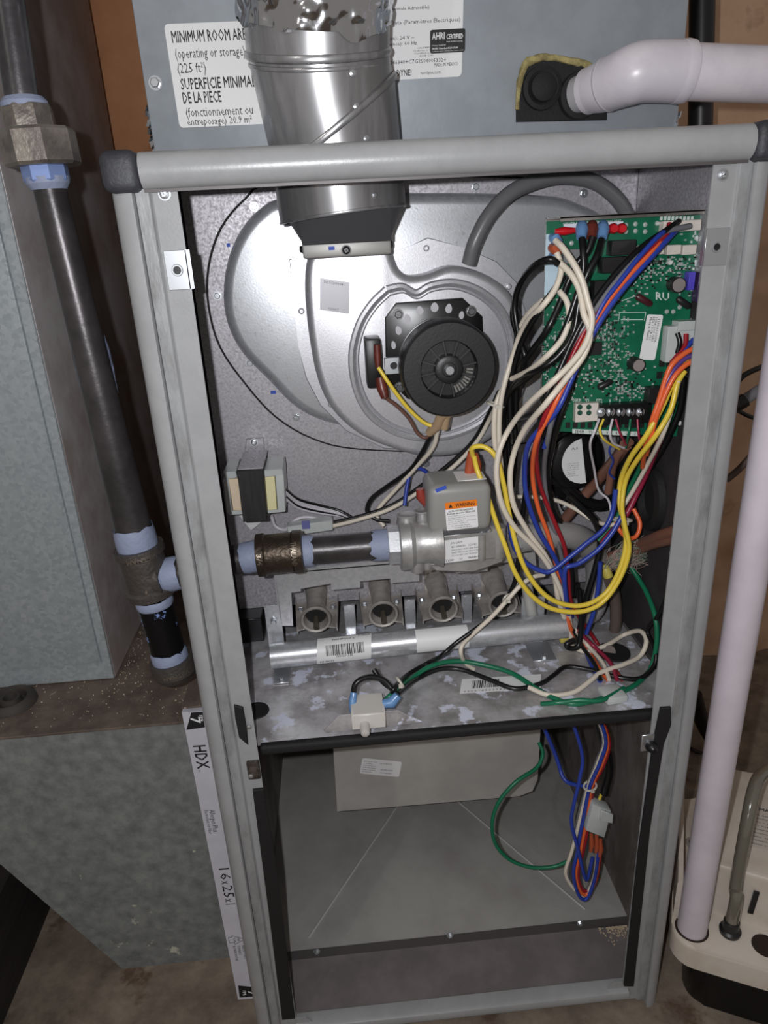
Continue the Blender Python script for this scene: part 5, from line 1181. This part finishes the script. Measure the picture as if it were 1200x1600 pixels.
wire('copper', [(1085, 822, .045), (1040, 834, .08), (1000, 850, .12), (960, 868, .14), (930, 878, .14)], 'brown cable entering from behind the frame above the frayed strands', .0055, cat='cable')
wire('copper', [(1085, 838, .045), (1040, 846, .08), (1005, 856, .11), (975, 872, .125)], 'lower brown cable entering from behind the frame', .0045, cat='cable')
b = MB()
for k in range(150):
    a = at(960+rnd.gauss(0, 12), 880+rnd.gauss(0, 8), .12); e = at(1000+rnd.gauss(0, 14), 868+rnd.gauss(0, 14), .115+rnd.uniform(-.012, .012)); mdd = (a+e)/2+V((rnd.gauss(0, .004), rnd.gauss(0, .004), rnd.gauss(.003, .004)))
    b.tube([a, mdd, e], .00022, n=3, smooth=2)
b.build('frayed_strands', M('frayed_pink', (190, 160, 150), .7, c2=(110, 140, 120), scale=80), label='tuft of frayed bare cable strands near the cabinet side', cat='wire strands', ).__setitem__('kind', 'stuff')
b = MB(); b.lathe(at(944, 882, .125), (at(952, 905, .12)-at(944, 882, .125)), [(0, .0028), (.004, .0044), (.012, .0050), (.014, .0042)], n=14); b.build('wire_nut', M('nut_yellow', (206, 190, 90), .45), label='pale yellow wire nut below the frayed strands', cat='wire connector')
b = MB(); b.tube([at(945, 895, .14), at(960, 930, .14), at(962, 975, .14), at(955, 1002, .145), atZ(952, 1018, DZ+.003)], .0062, n=14); b.build('grey_cable', M('jacket_greybrown', (96, 84, 78), .4), label='grey-brown sheathed cable curving down into the deck hole', cat='cable')
b = MB(); c = atZ(958, 1020, DZ); b.lathe((c.x, c.y, DZ), (0, 0, 1), [(0, .017), (.002, .0165), (.002, .012)], n=28); b.build('deck_grommet', blackr, label='black grommet in the deck where the cables pass through', cat='grommet')
# wires lying on the deck
wire('green', [(985, 885, .12), (998, 905, .11), (1012, 930, .10), (1024, 965, .09), (1026, 1005, .08), deck(1016, 1045, .006), deck(990, 1072), deck(945, 1090), deck(900, 1100), deck(868, 1092), deck(835, 1074), deck(800, 1052, .004), deck(760, 1040, .006), deck(715, 1033, .010), deck(675, 1040, .012), deck(640, 1062, .010), (612, 1085, .028), (600, 1096, .03)], 'green wire sweeping down the side and along the deck to the door switch', .0024)
wire('green', [deck(975, 1075, .006), deck(940, 1094, .007), deck(905, 1094, .008), deck(870, 1098, .003), deck(845, 1100, .003)], 'second short green wire twisted with the long one on the deck', .0022)
wire('black', [(1050, 905, .12), (1045, 925, .11), (1030, 960, .1), (1012, 985, .085), (1024, 1015, .075), deck(1022, 1040, .012), deck(1000, 1060, .004), deck(965, 1058, .004), deck(920, 1046, .004), deck(885, 1042, .004), deck(865, 1055, .004), deck(845, 1068), deck(805, 1076), deck(765, 1062, .004), deck(720, 1046, .006), deck(685, 1046, .008), deck(650, 1062, .008), (622, 1084, .03)], 'black wire snaking along the deck below the green one', .0023)
wire('white', [deck(826, 1074, .004), deck(858, 1086, .003), deck(895, 1082, .003), deck(922, 1064, .006), deck(940, 1050, .008), deck(975, 1038, .009), deck(1000, 1025, .010), deck(1010, 1002, .011), deck(1000, 986, .010), deck(975, 992, .009), deck(948, 1008, .007), deck(915, 1018, .003), deck(892, 1008, .003)], 'ivory wire with a rounded hairpin loop lying on the deck', .0024)
wire('white', [(850, 898, .095), (832, 902, .090), (812, 916, .085), (792, 938, .082), (770, 962, .082), (745, 985, .084), (724, 1005, .088), (720, 1020, .086), deck(727, 1036, .004), deck(740, 1046, .003)], 'ivory wire draped over the manifold tube with a tie', .0022)
wire('black', [(812, 905, .092), (800, 928, .088), (775, 958, .086), (740, 985, .086), (712, 1005, .084), (690, 1024, .080), deck(668, 1036, .004), deck(640, 1052, .008), (618, 1072, .032), (612, 1084, .028)], 'black wire draped over the manifold beside the ivory one', .0022)
wire('black', [(552, 1088, .027), (556, 1068, .03), (575, 1058, .034), (598, 1062, .034), (612, 1076, .030), (620, 1090, .025)], 'short black loop joining the two blue terminals of the door switch', .0026)
wire('black', [(584, 1046, .05), (592, 1058, .045), (604, 1070, .038), (618, 1078, .032)], 'short black wire end sticking up behind the door switch', .0026)
tie('clear cable tie on the wires behind the door switch', 625, 1066, .036, .0050, (.8, .3, .4)); tie('white cable tie on the draped ivory wire', 792, 935, .084, .0045, (.7, 0, -.7))
wire('black', [(897, 1000, .096), (886, 1006, .094), (888, 1012, .094), (900, 1012, .094), (906, 1000, .096), (908, 960, .098), (905, 920, .1)], 'thin black wire curled into a small eye at the manifold end', .0028)
b = MB(); b.obox(atZ(885, 992, DZ+.014), V((.016, .004, 0)), V((0, .010, 0)), V((0, 0, .012)), .002, 2); b.build('yellow_connector', M('nut_yellow', (206, 190, 90), .45), label='dull yellow plug tucked under the manifold end', cat='wire connector')
b = MB(); c = atZ(957, 1085, DZ+.004); b.obox(c, V((.020, .002, 0)), V((-.003, .020, 0)), V((0, 0, .008)), .002, 2); b.build('deck_plug', M('milky_plastic', (196, 200, 198), .3), label='milky white plug in the deck where the colored wires dive through', cat='wire connector')
for col, dx in (('black', -10), ('white', 4), ('maroon', 16)):
    wire(col, [(898+dx*.2, 985, .098), deck(915+dx*.7, 1008, .010), deck(938+dx, 1036, .008), deck(948+dx, 1062, .006)], '%s wire diving into the milky deck plug' % {'black': 'black', 'white': 'ivory', 'maroon': 'dark red'}[col], .0021)
# pair runs on the panel
wire('white', [(520, 822, .17), (560, 812, .168), (610, 795, .165), (660, 765, .16), (710, 728, .155), (745, 690, .15), (765, 655, .14), (775, 635, .12)], 'ivory wire rising from the plug behind the nipple to the motor bundle', .0022)
wire('black', [(522, 816, .172), (565, 806, .17), (615, 788, .167), (662, 756, .162), (706, 722, .157), (740, 688, .152), (762, 650, .142), (780, 612, .12)], 'black wire running beside the ivory one up to the motor bundle', .0022)
wire('white', [(684, 672, .118), (676, 700, .13), (650, 730, .15), (618, 765, .165), (595, 790, .17), (588, 805, .17), (600, 822, .165)], 'ivory motor lead curling down behind the gas valve inlet', .0022)
wire('black', [(674, 678, .122), (660, 706, .14), (640, 735, .155), (605, 760, .168), (580, 780, .172), (574, 800, .172), (590, 812, .168), (608, 814, .165)], 'black motor lead curling down behind the gas valve inlet', .0024)
wire('yellow', [(591, 574, .115), (610, 602, .112), (636, 636, .112), (662, 660, .112), (682, 666, .11), (690, 660, .108)], 'yellow lead from the capacitor to the fan motor', .0018)
wire('brown', [(603, 622, .113), (622, 636, .118), (640, 655, .122), (652, 676, .126), (664, 684, .126), (674, 678, .122)], 'brown lead from the capacitor to the fan motor', .0017)
wire('blue', [(632, 790, .15), (636, 760, .155), (642, 738, .158), (655, 732, .158), (668, 740, .15), (674, 756, .13)], 'blue wire arching behind the grey valve cover', .0020)
tw = [('black', 0, .0017), ('pale', 3, .0017), ('pale', 7, .0016), ('black', 10, .0017), ('pale', 13, .0016)]
for (c_, dy, r_), lb_ in zip(tw, ('uppermost black transformer lead', 'upper pale transformer lead', 'middle pale transformer lead', 'lower black transformer lead', 'lowest pale transformer lead')):
    wire(c_, [(442, 762+dy, .16), (465, 780+dy, .175), (500, 790+dy*.9, .185), (530, 798+dy*.6, .186), (556, 812+dy*.3, .18)], lb_+' running to the white plug', r_)
wire('pale', [(424, 806, .18), (430, 822, .182), (445, 828, .18), (458, 822, .178)], 'pale lead looping from the transformer foot to the plug', .0018)
wire('pale', [(448, 826, .18), (462, 812, .18), (480, 808, .182), (500, 812, .182)], 'pale lead arching over the white plug', .0018)
b = MB(); c0 = at(485, 822, .172); b.obox(c0, at(522, 818, .172)-at(452, 828, .172), V((0, .014, 0)), V((0, 0, .011)), .001, 1); pg = b.build('white_plug', M('milky_plastic', (196, 200, 198), .3), label='milky white inline plug lying behind the black nipple', cat='wire connector')
b = MB(); c0 = at(478, 820, .1645); b.obox(c0, V((.008, 0, 0)), V((0, .0006, 0)), V((0, 0, .009))); b.build('blue_mark', M('violet_mark', (104, 108, 160), .5), pg, label='blue marker band')
# lower compartment harness
low = [('blue', 0, 0), ('orange', 5, .002), ('red', 9, .004), ('white', -4, .003), ('grey', -7, .006), ('black', 3, .008)]
labs_ = {'blue': 'blue wire of the harness hanging into the blower compartment', 'orange': 'orange wire of the harness hanging into the blower compartment', 'red': 'red wire of the harness hanging into the blower compartment',
         'white': 'ivory wire of the harness, outermost of the hanging bottom loop', 'grey': 'grey wire of the harness hanging into the blower compartment', 'black': 'black wire of the harness hanging into the blower compartment'}
for c_, dx, dY in low:
    o_ = {'white': -9, 'grey': -3}.get(c_, 0)
    wire(c_, [(946+dx*.4, 1112, V((atZ(946+dx*.4, 1128, DZ).x, .050+dY, DZ-.004))), (946+dx*.5, 1150, .062+dY), (938+dx*.8, 1190, .066+dY), (922+dx*.6, 1228, .068+dY), (912+dx*1.1, 1275, .068+dY), (902+dx+o_*.5, 1330, .066+dY), (896+dx*.8+o_, 1365, .066+dY), (904+dx*.6, 1398-abs(dx), .066+dY), (917+dx*.5, 1404-abs(dx)*1.5, .066+dY), (930+dx*.3, 1370, .068+dY), (936+dx*.4, 1322, .07+dY)], labs_[c_], .0020)
wire('blue', [(856, 1132, V((atZ(856, 1140, DZ).x, .10, DZ-.004))), (866, 1175, .10), (880, 1215, .09), (898, 1226, .08), (918, 1228, .072)], 'blue wire drooping from the deck to the harness tie', .0022)
wire('blue', [(910, 1128, V((atZ(910, 1132, DZ).x, .075, DZ-.004))), (908, 1170, .076), (906, 1215, .072), (898, 1250, .068), (893, 1285, .066), (904, 1330, .064), (916, 1375, .064), (926, 1340, .066)], 'blue wire hanging straight down, bowing out beside the harness', .0020)
wire('green', [(842, 1160, .12), (848, 1178, .11), (838, 1200, .10), (806, 1222, .09), (780, 1252, .085), (769, 1285, .082), (774, 1318, .08), (796, 1343, .078), (830, 1355, .076), (865, 1354, .074), (893, 1343, .072)], 'green wire in a big open loop inside the blower compartment', .0021)
wire('black', [(948, 1128, V((atZ(955, 1130, DZ).x, .085, DZ-.004))), (950, 1180, .085), (944, 1240, .08)], 'thick black sleeve beside the hanging harness', .0050, cat='cable')
wire('yellow', [(940, 1240, .08), (936, 1250, .075), (933, 1262, .072)], 'short yellow wire entering the white harness plug', .0016)
tie('clear cable tie round the hanging harness', 922, 1228, .068, .0065, (-.3, 0, 1))
b = MB(); b.prism([at(x, y, .062) for x, y in ((927, 1257), (956, 1268), (945, 1310), (915, 1298))], (0, .014, 0), .0015, 2, True); hc = b.build('harness_plug', M('milky_plastic', (196, 200, 198), .3), label='white plastic harness plug hanging in the blower compartment', cat='wire connector')
b = MB(); b.prism([at(x, y, .0617) for x, y in ((938, 1263), (957, 1270), (956, 1284), (936, 1280))], (0, -.003, 0), .0008, 1, True); b.build('plug_latch', M('milky_plastic', (196, 200, 198), .3), hc)
for x, y in ((924, 1310), (932, 1312), (938, 1318)):
    b = MB(); b.tube([at(x, y-6, .068), at(x+1, y+8, .068), at(x-1, y+20, .068)], [.0020, .0030, .0018], n=10, smooth=0); b.build('crimp_terminal', M('orange_spade', (176, 84, 54), .35), hc)
